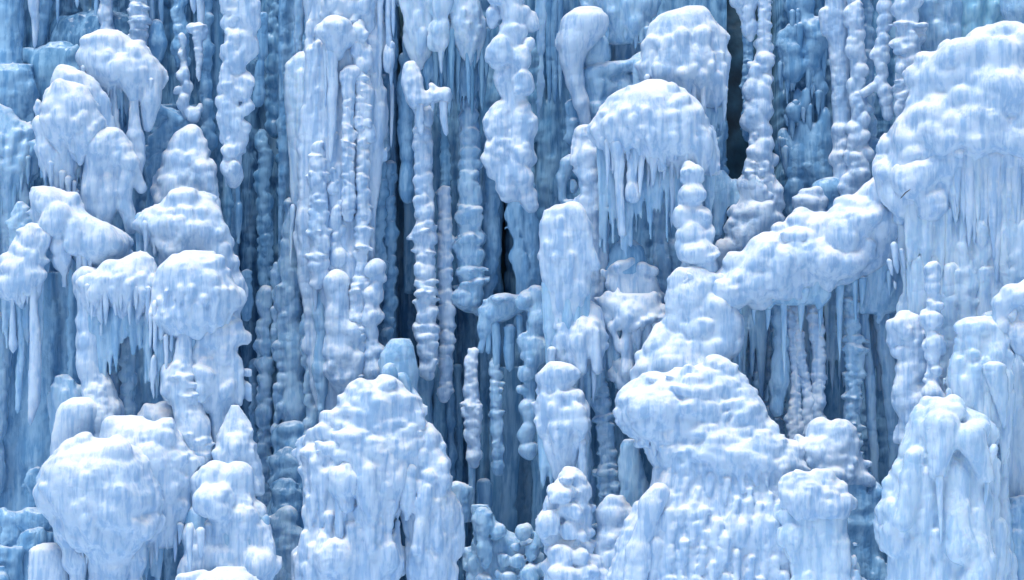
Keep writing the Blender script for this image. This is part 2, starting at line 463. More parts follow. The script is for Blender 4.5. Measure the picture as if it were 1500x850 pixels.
        return link_mesh(self.name, world_arr(P, self.th.d), F, self.mat, parent)

def tube(pts, d, ns=10, rib=.10, wob=.06, step=None, seed=0, q=0, flat=1.0):
    """lathed, slightly crooked icicle through photo points (x, y, r)"""
    ys = np.array([p[1] for p in pts], float)
    L = ys[-1] - ys[0]; st = step or max(2.5, min(6, L / 14))
    Y = np.linspace(ys[0], ys[-1], max(6, int(L / st)))
    x = np.interp(Y, ys, [p[0] for p in pts]); r = np.interp(Y, ys, [p[2] for p in pts])
    sd = seed * 3.7
    z = np.zeros_like(Y)
    x = x + vnoise(Y / 30, z + sd, z) * r * wob * 3 + vnoise(Y / 9, z + sd, z + 5) * r * wob
    t0 = np.clip((Y - Y[0]) / np.maximum(1, r[0] * .5), 0, 1); t1 = np.clip((Y[-1] - Y) / np.maximum(1, r[-1] * .8), 0, 1)
    r = r * np.sqrt(np.clip(1 - (1 - t1) ** 2, .004, 1)) * (0.35 + .65 * np.sqrt(np.clip(1 - (1 - t0) ** 2, 0, 1)))
    A = np.arange(ns) * 2 * math.pi / ns
    yy, aa = np.meshgrid(Y, A, indexing='ij'); rr = r[:, None] * (1 + rib * (vnoise(yy / 5 + sd, np.cos(aa) * .7 + sd, np.sin(aa) * .7) + .8 * vnoise(yy / 12 + sd, np.cos(aa) + sd, np.sin(aa))))
    P = np.stack([x[:, None] + rr * np.cos(aa), yy, q + rr * np.sin(aa) * flat], 2).reshape(-1, 3)
    n = len(Y); i = np.arange(n - 1)[:, None] * ns; j = np.arange(ns)[None, :]; j1 = (j + 1) % ns
    F = np.stack([i + j, i + j1, i + ns + j1, i + ns + j], 2).reshape(-1, 4)
    P = np.vstack([P, [[x[0], Y[0], q]], [[x[-1], Y[-1], q]]])
    jj = np.arange(ns); k0, k1 = n * ns, n * ns + 1
    c0 = np.stack([np.full(ns, k0), (jj + 1) % ns, jj], 1); c1 = np.stack([np.full(ns, k1), (n - 1) * ns + jj, (n - 1) * ns + (jj + 1) % ns], 1)
    F3 = np.vstack([F[:, [0, 1, 2]], F[:, [0, 2, 3]], c0, c1])
    return world_arr(P, d), F3[:, ::-1]

_sph = {}
def sphere(nu=22, nv=14):
    if (nu, nv) in _sph: return _sph[(nu, nv)]
    P = [(0, 0, 1)]
    for i in range(1, nv):
        a = math.pi * i / nv
        P += [(math.sin(a) * math.cos(2 * math.pi * j / nu), math.sin(a) * math.sin(2 * math.pi * j / nu), math.cos(a)) for j in range(nu)]
    P.append((0, 0, -1)); F = []
    for j in range(nu): F.append((0, 1 + j, 1 + (j + 1) % nu))
    for i in range(nv - 2):
        for j in range(nu):
            a, b = 1 + i * nu + j, 1 + i * nu + (j + 1) % nu
            F += [(a, a + nu, b + nu), (a, b + nu, b)]
    o = 1 + (nv - 2) * nu; e = len(P) - 1
    for j in range(nu): F.append((o + j, e, o + (j + 1) % nu))
    _sph[(nu, nv)] = (np.array(P, float), np.array(F, np.int32)); return _sph[(nu, nv)]

class Thing:
    N = 0
    def __init__(self, name, label, cat, d, mat='white', group=None, vox=2.85, k=4.0, amp=1.0, main='body'):
        Thing.N += 1
        self.name, self.label, self.cat, self.d, self.group = name, label, cat, d, group
        self.mat = mat; self.seed = Thing.N * 5.37; self.parts = []; self.extra = []
        self.dflt = (vox, k, amp); self.main = main
    def part(self, name=None, mat=None, vox=None, k=None, amp=None):
        v0, k0, a0 = self.dflt
        p = Part(self, name or self.main, M[mat or self.mat], vox or v0, k or k0, a0 if amp is None else amp)
        self.parts.append(p); return p
    def icicle(self, pts, mat=None, q=0, name='icicle', **kw): self.extra.append(('t', name, pts, mat, q, kw)); return self
    def lobe(self, x, y, rx, ry, rq=None, q=0, tilt=0, mat=None, name='lobe'):
        if self.parts and name == 'lobe':
            p = self.parts[0]; p.dtx = [(6.5, 26, 22), (3.0, 12, 10)]
            p.blob(x, y, rx * 1.02, ry * 1.02, rq or rx * .85, q + rnd.uniform(-4, 4), tilt + rnd.gauss(0, .15), 2.2)
            for _ in range(2): p.blob(x + rnd.uniform(-.5, .5) * rx, y + rnd.uniform(-.6, .6) * ry, rx * rnd.uniform(.4, .6), ry * rnd.uniform(.35, .55), rx * .5, q + rx * .4, rnd.gauss(0, .5), 2.5)
            return self
        self.extra.append(('s', name, (x, y, rx, ry, rq or rx * .85, q, tilt), mat, 0, {}))
        return self
    def fringe(self, line, n, ln, r, q=10, mat=None, on=None):
        """a row of icicles along an edge"""
        xs = [p[0] for p in line]; ys = [p[1] for p in line]
        for i in range(n):
            x = xs[0] + (xs[-1] - xs[0]) * (i + rnd.uniform(.1, .9)) / n; y = float(np.interp(x, xs, ys)); L = rnd.uniform(*ln) * rnd.choice((.5, .8, 1, 1)); R = rnd.uniform(*r)
            if on is not None:
                Yb, cb, wb, kf, qb = on.b; yy = y + L * .5; u = max(-.95, min(.95, (x - np.interp(yy, Yb, cb)) / np.interp(yy, Yb, wb)))
                q = qb + kf * float(np.interp(yy, Yb, wb)) * math.sqrt(1 - u * u) - R * .3
            self.icicle([(x, y - 12, R * 1.5), (x, y + 2, R * 1.1), (x + rnd.uniform(-1, 1), y + L * .55, R * .75), (x + rnd.uniform(-1.5, 1.5), y + L, .8)], mat=mat, q=q + rnd.uniform(-5, 5), ns=8)
        return self
    def done(self):
        n = len(self.parts) + len(self.extra)
        root = None
        if n > 1:
            root = bpy.data.objects.new(self.name, None); COL.objects.link(root); root.empty_display_size = .2
            if self.parts:
                bb = np.array([p[0] for q in self.parts for p in q.pr]); x, y = (bb[:, 0].min() + bb[:, 1].max()) / 2, bb[:, 3].max()
            else: x, y = self.extra[0][2][0][:2] if self.extra[0][0] == 't' else self.extra[0][2][:2]
            root.location = W(x, y, 0, self.d)
        ob = None; first = None
        for p in self.parts:
            if n == 1: p.name = self.name
            ob = p.build(root)
            if first is None and n > 1: first = ob
        for i, (kind, name, dat, mat, q, kw) in enumerate(self.extra):
            if n == 1: name = self.name
            m = M[mat or self.mat]
            if kind == 't':
                V, F = tube(dat, self.d, seed=self.seed + i * 2.1, q=q, **kw)
            else:
                x, y, rx, ry, rq, q, tl = dat
                big = max(rx, ry) > 16
                S, F = sphere(34, 22) if big else sphere(24, 16)
                sd = self.seed + i * 3.3
                nn = 1 + .13 * vnoise(S[:, 0] * 1.3 + sd, S[:, 1] * 1.3, S[:, 2] * 1.3 + sd) + .07 * vnoise(S[:, 0] * 3.1 + sd, S[:, 1] * 3.1, S[:, 2] * 3.1 + sd) + .03 * vnoise(S[:, 0] * 7 + sd, S[:, 1] * 7, S[:, 2] * 7 + sd)
                a = S[:, 0] * rx * nn; b = -S[:, 2] * ry * nn
                ca, sa = math.cos(tl), math.sin(tl)
                P = np.stack([x + a * ca - b * sa, y + a * sa + b * ca, q - S[:, 1] * rq * nn], 1)
                V = world_arr(P, self.d)
            ob = link_mesh(name, V, F, m, first if (first is not None and name == 'icicle') else root)
        r = root or ob
        r['kind'] = 'thing'; r['label'] = self.label; r['category'] = self.cat
        if self.group: r['group'] = self.group
        return r

# ------------------------------------------------------------------ setting
def struct(ob, kind='structure'): ob['kind'] = kind; return ob

def grid_sheet(name, xs, zs, fy, mat):
    X, Z = np.meshgrid(xs, zs, indexing='ij'); Yv = fy(X, Z)
    V = np.stack([X, Yv, Z], 2).reshape(-1, 3); n = len(zs)
    i = np.arange(len(xs) - 1)[:, None] * n; j = np.arange(n - 1)[None, :]
    F = np.stack([i + j, i + n + j, i + n + j + 1, i + j + 1], 2).reshape(-1, 4)
    return link_mesh(name, V, F, mat, closed=False)

def cliff_y(X, Z):
    return 1.5 - .35 * vnoise(X / 1.7 + 3, Z / 2.6, X * 0 + .5) - .2 * vnoise(X / .6, Z / 1.1 + 4, X * 0 + 2.5) - .06 * vnoise(X / .2, Z / .3, X * 0 + 7.5)
struct(grid_sheet('cliff', np.linspace(-16, 16, 260), np.linspace(-1, 14, 130), cliff_y, M['rock']))
def ground():
    xs = np.concatenate([[-400, -120, -50], np.linspace(-20, 20, 60), [50, 120, 400]])
    ys = np.concatenate([[-600, -200, -90], np.linspace(-60, 6, 60)])
    X, Y = np.meshgrid(xs, ys, indexing='ij')
    Z = np.clip(-Y, 0, 60) * .032 + .38 + .2 * vnoise(X / 5, Y / 5, X * 0 + .3) * (Y < -4) - .1
    V = np.stack([X, Y, Z], 2).reshape(-1, 3); n = len(ys)
    i = np.arange(len(xs) - 1)[:, None] * n; j = np.arange(n - 1)[None, :]
    F = np.stack([i + j, i + n + j, i + n + j + 1, i + j + 1], 2).reshape(-1, 4)
    return link_mesh('ground', V, F, M['snow'], closed=False)
struct(ground())

GB = 898     # photo row that lies at the foot of the fall

def curtain(label, x0, x1, y0, y1, d, mat, sp=(14, 30), dep=.9, seed=1, lump=3.0, res=4.0, taper=0, name='ice_curtain', group=None):
    """fluted sheet of frozen runnels standing against the rock"""
    rs = random.Random(seed)
    cs = []; x = x0
    while x < x1:
        r = rs.uniform(*sp) / 2; cs.append((x + r, r * 1.15, rs.uniform(0, 14), rs.uniform(0, 99))); x += 2 * r
    X = np.arange(x0, x1 + res, res); Y = np.arange(y0, y1 + res, res)
    XX, YY = np.meshgrid(X, Y, indexing='ij')
    H = np.full(XX.shape, -7.0)
    for c, r, o, sd in cs:
        cx = c + 4 * vnoise(YY / 70 + sd, YY * 0 + sd, YY * 0)
        rr = r * (1 + .22 * vnoise(YY / 40 + sd, YY * 0, YY * 0 + sd))
        t = (XX - cx) / rr
        H = np.maximum(H, np.where(np.abs(t) < 1, np.sqrt(np.clip(1 - t * t, 0, 1)) * rr * dep + o - 6 + 10 * vnoise(YY / 160 + sd, YY * 0 + sd, YY * 0), -7))
    H += lump * (vnoise(XX / 12 + seed, YY / 16, XX * 0 + .3) + .6 * vnoise(XX / 5.5, YY / 6.5 + seed, XX * 0 + .7))
    o = seed * 1.7
    H += 1.6 * lump * np.clip(.35 + vnoise(XX / 60 + o, YY / 90, XX * 0 + .2), 0, 1) * lumps((XX / 14 + o).ravel(), (YY / 13 + o).ravel(), (H / 14).ravel()).reshape(H.shape)
    H = np.maximum(H, -14)
    H[0, :] = H[-1, :] = -90; H[:, 0] = H[:, -1] = -90
    XX = XX + 5 * vnoise(YY / 30 + seed, YY * 0 + .5, YY * 0) * ((XX == X[0]) | (XX == X[-1]))
    V = np.stack([XX, YY, H], 2).reshape(-1, 3); n = len(Y)
    i = np.arange(len(X) - 1)[:, None] * n; j = np.arange(n - 1)[None, :]
    F = np.stack([i + j + 1, i + n + j + 1, i + n + j, i + j], 2).reshape(-1, 4)
    ob = link_mesh(name, world_arr(V, d), F, M[mat], closed=False)
    ob['kind'] = 'thing'; ob['label'] = label; ob['category'] = 'ice curtain'
    if group: ob['group'] = group
    return ob

# fluted blue ice on the rock, left out of bare dark clefts, bar two added sheets
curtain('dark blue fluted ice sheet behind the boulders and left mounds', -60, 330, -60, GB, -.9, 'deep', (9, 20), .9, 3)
curtain('pale blue ice sheet with upright panels left of the largest rounded mushroom mound', -60, 125, 395, GB, .3, 'mid', (22, 46), .35, 5, 2.2)
curtain('blue ice sheet filling the hollows between the left hand stacked mounds', 60, 350, 150, GB, -.35, 'mid', (9, 20), .9, 7)
curtain('dark blue fluted ice strip in the deep cleft beside the stacked left mounds', 318, 440, -60, GB, -.6, 'blue', (12, 26), .9, 9)
curtain('blue fluted ice sheet behind the tall white beaded columns', 405, 579, -60, GB, -.1, 'mid', (12, 24), .9, 11)
curtain('dark blue sheet added at the back of the long dark slot beside the beads', 572, 616, 120, GB, -.75, 'deep', (16, 24), .4, 31, 2.0)  # added sheet: lifts the unlit rock slot from black to dark blue
curtain('dark blue sheet added in the narrow gap beside the second long icicle', 1296, 1350, 400, GB, .2, 'deep', (14, 24), .5, 33, 2.0)  # added backing, since too little light reaches the rock in this gap
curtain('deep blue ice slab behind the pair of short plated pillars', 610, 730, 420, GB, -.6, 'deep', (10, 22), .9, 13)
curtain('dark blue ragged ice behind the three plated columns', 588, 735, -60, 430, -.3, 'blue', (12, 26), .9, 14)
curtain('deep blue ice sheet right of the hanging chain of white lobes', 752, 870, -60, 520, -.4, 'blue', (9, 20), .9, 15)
curtain('blue ice sheet below the hanging chain of white lobes', 700, 860, 430, GB, -.2, 'blue', (10, 24), .9, 17)
curtain('blue fluted curtain under the round hood with the long thin leg', 850, 1060, 60, 560, .4, 'mid', (10, 22), .9, 19)
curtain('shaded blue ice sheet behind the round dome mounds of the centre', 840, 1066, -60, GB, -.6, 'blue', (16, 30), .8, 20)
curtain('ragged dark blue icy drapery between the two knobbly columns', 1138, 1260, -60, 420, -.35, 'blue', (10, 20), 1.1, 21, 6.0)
curtain('pale blue curtain of frozen runnels below the white sloping ridge', 1040, 1300, 400, GB, .6, 'mid', (12, 22), .9, 23, 3.5)
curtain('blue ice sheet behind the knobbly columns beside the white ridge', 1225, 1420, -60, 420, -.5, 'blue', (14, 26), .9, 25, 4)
curtain('pale blue sheet behind the great white buttress of ice', 1335, 1600, -60, GB, .5, 'mid', (10, 22), .9, 27)

# ------------------------------------------------------------------ things: left part
def column(label, d, mat, pts, style='plain', kr=8, group=None, name='ice_column', cat='ice column', vox=None, amp=.8, q=0, **kw):
    t = Thing(name, label, cat, d, mat, group, vox=vox or (2.3 if style == 'plates' else 2.6), amp=amp)
    p = t.part(name)
    if style == 'plates': p.plates(pts, q=q, **kw)
    elif style == 'beads': p.beads(pts, kr, q=q, **kw)
    else: p.path(pts, q=q, **kw)
    return t
def hang(label, d, pts, mat='white', group=None, **kw):
    return Thing('icicle', label, 'icicle', d, mat, group).icicle(pts, **kw).done()

column('broad pale glazed column rising at the corner above the grey boulder', .1, 'mid', [(8, -60, 26), (10, 60, 24), (8, 110, 30), (15, 150, 36), (15, 200, 34)]).done()
hang('long smooth white tapering icicle in front of a pale rod over the boulders', .3, [(49, -60, 11), (49, 10, 8), (52, 40, 5.5), (51, 72, 2.5)])
column('pale blue rod behind the smooth tapering icicle over the boulders', -.1, 'mid', [(64, -60, 9), (64, 30, 9), (60, 75, 8)]).done()
for x, y1, r in ((84, 35, 2.4), (113, 13, 3.5), (141, 34, 3.2)):
    hang('tiny thin icicle hanging above the arched dark boulder', .1, [(x, -60, r + 1.5), (x, y1 - 12, r), (x, y1, 1)], 'pale', 'tiny icicles above the arched boulder', ns=8)
column('short white rod ending behind the umbrella shaped mound', .2, 'white', [(157, -60, 9.5), (157, 20, 8.5), (158, 70, 9)]).done()
column('straight white finely ribbed column standing behind the umbrella shaped mound', .35, 'white', [(204, -60, 16.5), (204, 30, 16.5), (204, 90, 15)], 'plates', st=.4, jit=.03, tilt=.12).done()
hang('thin lumpy icicle dangling right of the finely ribbed white column', .1, [(235, -60, 5), (236, 15, 4), (237, 30, 3), (236, 46, 1.5)], 'pale')
hang('slim pale rod touching the finely ribbed white column', .15, [(222, -60, 6), (222, 20, 5), (222, 52, 3)], 'pale')
b = Thing('boulder', 'arched dark blue boulder glazed with ice under the tiny icicles', 'boulder', -.1, 'deep', amp=1.2)
b.part('boulder').body([(18, 120, 150), (24, 105, 175), (32, 98, 188), (44, 90, 196), (56, 80, 200), (90, 84, 200)], .5)
b.done()
b = Thing('boulder', 'blocky blue grey boulder with a pale frosted top left of the umbrella mound', 'boulder', .25, 'blue', amp=1.2)
b.part('boulder').body([(64, 62, 108), (70, 48, 118), (80, 44, 121), (100, 43, 120), (120, 47, 118), (150, 50, 112), (230, 52, 112)], .45).blob(112, 92, 13, 26, 14, 14)
b.done()
b = Thing('boulder', 'pale rounded boulder below the broad glazed corner column', 'boulder', .45, 'mid', amp=1.2)
b.part('boulder').body([(98, 0, 38), (105, -30, 46), (125, -40, 50), (160, -40, 53), (240, -40, 55)], .35)
b.done()
column('pear shaped bluish knob behind the right shoulder of the umbrella mound', .2, 'mid', [(230, 42, 12), (232, 62, 14), (228, 92, 5)]).done()

# umbrella mound A
A = Thing('ice_mound', 'white umbrella shaped mound with three drooping legs', 'ice mound', .9, 'white', amp=.9)
p = A.part('cap').tex((5, 62, 52), (4, 32, 27), (1.6, 15, 14)).body([(46, 140, 168), (52, 128, 184), (62, 121, 198), (75, 118, 214), (90, 116, 228), (104, 118, 235), (116, 138, 236), (126, 165, 236)], .6)
p.knobs(60, 115, (8, 16), 1.5, emb=.75)
p.cone(221, 110, 17, 222, 150, 15, 8, 12).cone(222, 150, 15, 218, 188, 8, 12, 10).cone(192, 112, 17, 198, 145, 8, 22, 22)
p.knobs(100, 122, (6, 10), 1.3, emb=.5, xr=(150, 215))
q_ = A.part('leg').path([(199, 130, 9), (199, 165, 7), (201, 200, 12), (204, 235, 10), (205, 272, 2)], 18)
A.icicle([(166, 96, 6), (167, 130, 4.5), (170, 170, 6.5), (173, 230, 9)], q=16, name='leg')
for x, y0, y1, r in ((155, 100, 134, 4), (160, 112, 143, 3.2), (150, 100, 118, 4), (178, 96, 118, 5)): A.icicle([(x, y0, r), (x + 1, (y0 + y1) / 2, r * .9), (x + 2, y1, 1.4)], q=22)
A.fringe([(120, 108), (150, 118), (232, 130)], 8, (15, 35), (2.5, 4), 20)
A.part('drape', 'pale', vox=2.7).drips([(150, 108), (205, 112)], (150, 222), (4, 7), 8)
A.done()

# mound B: double hood with root-like legs
B = Thing('ice_mound', 'double hooded white mound with root like legs spreading below', 'ice mound', 1.3, 'white')
p = B.part('rear_hood').tex((5, 62, 52), (4, 32, 27), (1.6, 15, 14)).body([(106, 96, 118), (113, 85, 132), (125, 81, 145), (140, 90, 154), (165, 110, 161), (190, 125, 163), (210, 135, 160)], .5)
p.knobs(112, 200, (9, 14), 1.5, emb=.75)
p = B.part('front_hood').tex((5, 62, 52), (4, 32, 27), (1.6, 15, 14), (4, 16, 60, 175, 300)).body([(124, 88, 112), (131, 74, 124), (145, 65, 133), (160, 63, 144), (178, 64, 152), (195, 72, 156), (210, 92, 150), (222, 108, 132), (236, 114, 126)], .62, q=14)
p.knobs(135, 205, (10, 17), 1.7, emb=.85)
p.fingers(175, 205, (6, 9), (15, 40), 1.9)
p = B.part('flap').body([(178, 52, 72), (190, 54, 84), (205, 57, 98), (225, 62, 108), (245, 72, 114), (262, 84, 116), (282, 96, 115)], .4, q=6).fingers(180, 245, (4, 7), (30, 60), 1.8, emb=.5)
p = B.part('root').cone(150, 215, 26, 172, 228, 20, 8).cone(142, 225, 17, 136, 275, 14, 12).cone(136, 275, 14, 133, 306, 12, 12, 8).cone(158, 235, 18, 162, 285, 13, 8).cone(162, 285, 13, 153, 322, 11, 8, 4).cone(178, 228, 16, 190, 240, 13, 10).cone(190, 240, 13, 184, 282, 10, 12).cone(184, 282, 10, 192, 332, 9, 12, 6).cone(192, 245, 12, 207, 275, 8, 2)
p.cone(165, 205, 18, 185, 232, 14, 6)
B.lobe(57, 158, 6.5, 15, q=4)
B.fringe([(62, 235), (114, 280)], 6, (15, 35), (3, 4.5), 14)
B.part('drape', 'pale', vox=2.7).drips([(62, 200), (122, 215)], (240, 290), (4, 7), 4)
B.done()
column('arched bluish spout joined to the double hooded mound', .9, 'pale', [(60, 214, 9), (58, 214, 9)]).part('arch').path([(66, 214, 9), (52, 216, 9)]).path([(52, 216, 9), (40, 232, 8)]).path([(40, 232, 8), (33, 258, 7), (36, 300, 9)]).th.done()
L7 = Thing('ice_mound', 'smooth sloping shoulder of pale ice draped with runnels under the pale boulder', 'ice mound', .8, 'pale', amp=.8)
p = L7.part('ice_mound').body([(150, -40, -4), (160, -50, 20), (175, -50, 38), (190, -50, 50), (215, -50, 53), (245, -50, 46), (280, -50, 38), (330, -50, 28), (430, -50, 12)], .45)
p.fingers(185, 270, (6, 10), (50, 110), 2.0)
L7.fringe([(0, 250), (46, 240)], 6, (40, 90), (3.5, 5.5), 20)
L7.done()

# mound C and its neighbours
C = Thing('ice_mound', 'lopsided white mound with a hollow front and a sharp tooth', 'ice mound', 1.7, 'white', amp=.9)
p = C.part('cap').tex((5, 62, 52), (4, 32, 27), (1.6, 15, 14)).body([(275, 50, 72), (282, 47, 92), (292, 46, 106), (302, 48, 118), (312, 50, 130), (322, 52, 155), (332, 53, 173), (346, 56, 183), (360, 78, 184), (374, 92, 180), (386, 108, 166)], .55)
p.blob(90, 325, 24, 26, 20, 26).blob(150, 352, 32, 28, 24, 20).blob(70, 296, 20, 20, 20, 16).blob(112, 345, 18, 30, 20, 24)
p.knobs(285, 375, (9, 15), 1.9, emb=.85)
C.part('tooth').cone(92, 345, 17, 96, 380, 10, 18, 20).cone(96, 380, 10, 98, 418, 3, 20, 14)
for x, y0, y1, r in ((128, 376, 402, 5), (136, 380, 396, 4), (120, 372, 410, 5), (68, 330, 352, 5), (74, 335, 350, 4)): C.icicle([(x, y0, r), (x, y1 - 8, r * .8), (x + 1, y1, 1.4)], q=26)
C.part('drape', 'pale', vox=2.7).drips([(60, 345), (112, 360)], (385, 428), (4, 7), 10)
C.done()
t = Thing('ice_mound', 'small bluish cone leaning beside the lopsided mound with the sharp tooth', 'ice mound', 1.2, 'pale', amp=.8)
t.part('ice_mound').tex((2.5, 44, 40), (1.2, 16, 16)).body([(296, 28, 38), (305, 22, 43), (320, 17, 48), (340, 14, 52), (400, 14, 60)], .7).knobs(300, 335, (5, 8), 1.3)
t.done()
D = Thing('ice_mound', 'knobbly white mound shedding long icicles beside the blue paneled sheet', 'ice mound', 2.0, 'white')
p = D.part('cap').tex((5, 24, 22), (2, 12, 11)).body([(336, 32, 54), (345, 26, 60), (358, 22, 62), (372, 10, 64), (385, 2, 64), (402, -2, 62), (418, 0, 60), (432, 12, 58)], .55)
p.knobs(340, 430, (8, 15), 1.15, emb=.5)
p.fingers(400, 425, (5, 8), (12, 26), 1.5)
D.icicle([(53, 415, 7), (50, 440, 5.5), (52, 492, 8), (54, 540, 9.5), (53, 585, 9.5), (47, 624, 3)], q=12)
D.icicle([(17, 418, 5), (20, 455, 3), (21, 490, 5.5), (21, 508, 7), (21, 518, 4)], q=10)
D.icicle([(26, 430, 6), (30, 470, 5), (32, 520, 5.5), (28, 560, 5), (27, 600, 4), (26, 606, 2)], q=2, rib=.35, mat='pale')
D.icicle([(36, 425, 7), (36, 436, 5), (36, 447, 1.5)], q=14)
D.fringe([(2, 420), (60, 425)], 5, (20, 50), (3, 4), 16)
D.part('drape', 'pale', vox=2.7).drips([(4, 418), (60, 424)], (455, 560), (4, 7), 0)
D.done()
Em = Thing('ice_mound', 'broad white cap over blue drapes in front of the lopsided mound', 'ice mound', 2.1, 'white', amp=.9)
p = Em.part('cap').tex((5, 62, 52), (4, 32, 27), (1.6, 15, 14), (4, 15, 60, 405, 600)).body([(371, 195, 218), (377, 176, 227), (387, 160, 232), (397, 145, 235), (408, 124, 236), (418, 116, 236), (430, 120, 232), (440, 140, 222)], .5)
p.knobs(378, 430, (9, 14), 1.5, emb=.75).fingers(405, 430, (6, 9), (25, 60), 1.8)
Em.part('tooth').cone(153, 425, 12, 152, 455, 6, 12).cone(152, 455, 6, 150, 492, 2, 12)
Em.fringe([(122, 428), (235, 432)], 10, (20, 60), (3, 5), 24)
Em.part('drape', 'pale', vox=2.7).drips([(122, 424), (234, 426)], (470, 600), (5, 8), 6)
Em.done()
t = column('stout white pillar flaring at its foot below the broad white cap', 2.0, 'white', [(130, 412, 18), (132, 440, 15), (130, 475, 16), (134, 530, 18), (142, 575, 22), (150, 605, 30), (152, 660, 30)], amp=1.0)
t.parts[0].blob(132, 418, 20, 16).blob(134, 440, 16, 12, None, 4); t.done()
column('lumpy pale pillar between the stout pillar and the round hood with thin icicles', 1.7, 'pale', [(194, 425, 10), (192, 460, 8), (190, 500, 10), (187, 545, 9), (186, 585, 13), (188, 640, 18)], 'beads', 8).done()
column('thin knotty pale pillar hard by the stout flaring pillar', 1.6, 'pale', [(172, 450, 7), (172, 500, 7), (170, 560, 8), (168, 630, 13)], 'beads', 6).done()
column('faint blue pillar at the back between stout pillar and paneled sheet', 1.1, 'mid', [(110, 400, 9), (107, 470, 8), (112, 540, 10), (112, 620, 14)]).done()

# mound F and round hood G
Fm = Thing('ice_mound', 'wide white mound with a thin ledge and hanging fingers above the round hood', 'ice mound', 1.5, 'white')
p = Fm.part('cap').tex((5, 62, 52), (4, 32, 27), (1.6, 15, 14)).body([(281, 260, 284), (287, 246, 298), (297, 236, 309), (308, 228, 317), (318, 214, 324), (328, 204, 330), (337, 214, 335), (350, 228, 341), (370, 236, 347), (395, 240, 350), (430, 246, 352), (470, 260, 350), (520, 270, 350)], .6)
p.knobs(290, 420, (10, 18), 1.5, emb=.7)
p.fingers(310, 335, (6, 8), (25, 45), 1.7, xr=(215, 300))
p.cone(235, 312, 9, 200, 331, 4, 6)
for x, y0, y1, r in ((218, 330, 362, 5), (230, 340, 378, 5), (247, 335, 390, 5), (262, 332, 388, 6), (240, 345, 372, 4)): Fm.icicle([(x, y0, r), (x, (y0 + y1) / 2, r), (x, y1, 2)], q=22, rib=.25)
Fm.fringe([(208, 336), (300, 345)], 9, (20, 50), (3, 4.5), 24)
Fm.part('drape', 'pale', vox=2.7).drips([(206, 334), (300, 346)], (372, 430), (4, 7), 10)
Fm.done()
G = Thing('ice_mound', 'round white hood with thin icicles and a stout knotted trunk', 'ice mound', 2.3, 'white')
p = G.part('cap').tex((5, 62, 52), (4, 32, 27), (1.6, 15, 14), (4, 15, 60, 430, 600)).body([(371, 266, 302), (377, 252, 314), (387, 241, 325), (398, 235, 334), (412, 231, 342), (426, 228, 349), (440, 226, 345), (456, 225, 334), (472, 228, 322), (488, 240, 305)], .62)
p.knobs(380, 480, (11, 19), 1.7, emb=.85)
p.fingers(425, 470, (5, 8), (15, 35), 1.6)
p = G.part('trunk').path([(272, 446, 12), (272, 480, 10), (270, 515, 11), (268, 545, 17), (270, 580, 18), (284, 630, 25), (292, 665, 20), (296, 705, 14)], 10)
p.plates([(270, 540, 17), (276, 600, 19), (290, 650, 22), (294, 690, 15)], .6, 12)
p.blob(250, 560, 18, 32, 16, 0)
for x, y0, y1, r in ((229, 440, 517, 3.4), (253, 446, 517, 3.4), (222, 455, 511, 2.2), (245, 490, 541, 3), (237, 470, 500, 3)): G.icicle([(x, y0, r + 1.5), (x + .5, y0 + 30, r), (x, y1 - 6, r * .8), (x, y1, 1)], q=14)
G.icicle([(227, 520, 5), (225, 550, 5), (225, 570, 3), (226, 585, 1)], q=6, rib=.3)
G.part('drape', 'pale', vox=2.7).drips([(228, 462), (304, 474)], (500, 600), (4, 7), 4)
G.done()
H = Thing('ice_mound', 'tall white cone mound with round knobs beside the knotted trunk', 'ice mound', 2.2, 'white')
p = H.part('ice_mound').body([(471, 318, 334), (478, 308, 344), (488, 302, 349), (503, 291, 353), (522, 283, 355), (550, 280, 356), (580, 284, 356), (610, 298, 354), (650, 305, 352)], .55)
p.knobs(475, 600, (10, 18), 1.5, emb=.7).blob(300, 548, 15, 14, 12, 24).blob(297, 576, 13, 17, 12, 24)
H.done()
t = Thing('ice_mound', 'narrow white cone wedged below the tall cone mound with knobs', 'ice mound', 2.45, 'white')
t.part('ice_mound').body([(594, 338, 352), (608, 330, 360), (630, 322, 366), (655, 317, 371), (685, 314, 375), (720, 316, 380)], .55).knobs(600, 690, (10, 16), 1.4, emb=.7)
t.done()
K = Thing('ice_mound', 'broad lumpy white mound with small hollows right of the largest mushroom mound', 'ice mound', 2.6, 'white')
p = K.part('body').body([(684, 305, 326), (692, 294, 345), (703, 288, 354), (722, 284, 366), (747, 286, 377), (772, 282, 385), (800, 275, 391), (830, 270, 395), (870, 268, 399), (GB + 20, 268, 405)], .5)
p.knobs(690, 830, (11, 21), 1.3, emb=.6).blob(352, 702, 19, 26, 16, 10).blob(377, 826, 17, 23, 16, 22).blob(318, 738, 26, 22, 16, 36, 0, 6)
p.fingers(740, 830, (6, 10), (25, 50), 2.2)
for x, y0, y1, r in ((300, 770, 815, 7), (283, 765, 830, 6), (284, 800, 842, 4)): K.icicle([(x, y0, r), (x, (y0 + y1) / 2, r * .8), (x, y1, 1.5)], q=50)
K.fringe([(276, 770), (385, 790)], 6, (25, 50), (4, 6), 42, on=p)
K.part('drape', 'pale', vox=2.7).drips([(276, 765), (392, 775)], (815, 905), (5, 8), 24)
K.done()
t = Thing('ice_mound', 'low white dome at the foot of the lumpy mound with hollows', 'ice mound', 3.1, 'white', amp=.8)
t.part('ice_mound').body([(834, 312, 350), (840, 298, 366), (850, 286, 380), (870, 278, 390), (GB + 25, 270, 400)], .6).cone(268, 850, 12, 300, 838, 6, 0)
t.done()

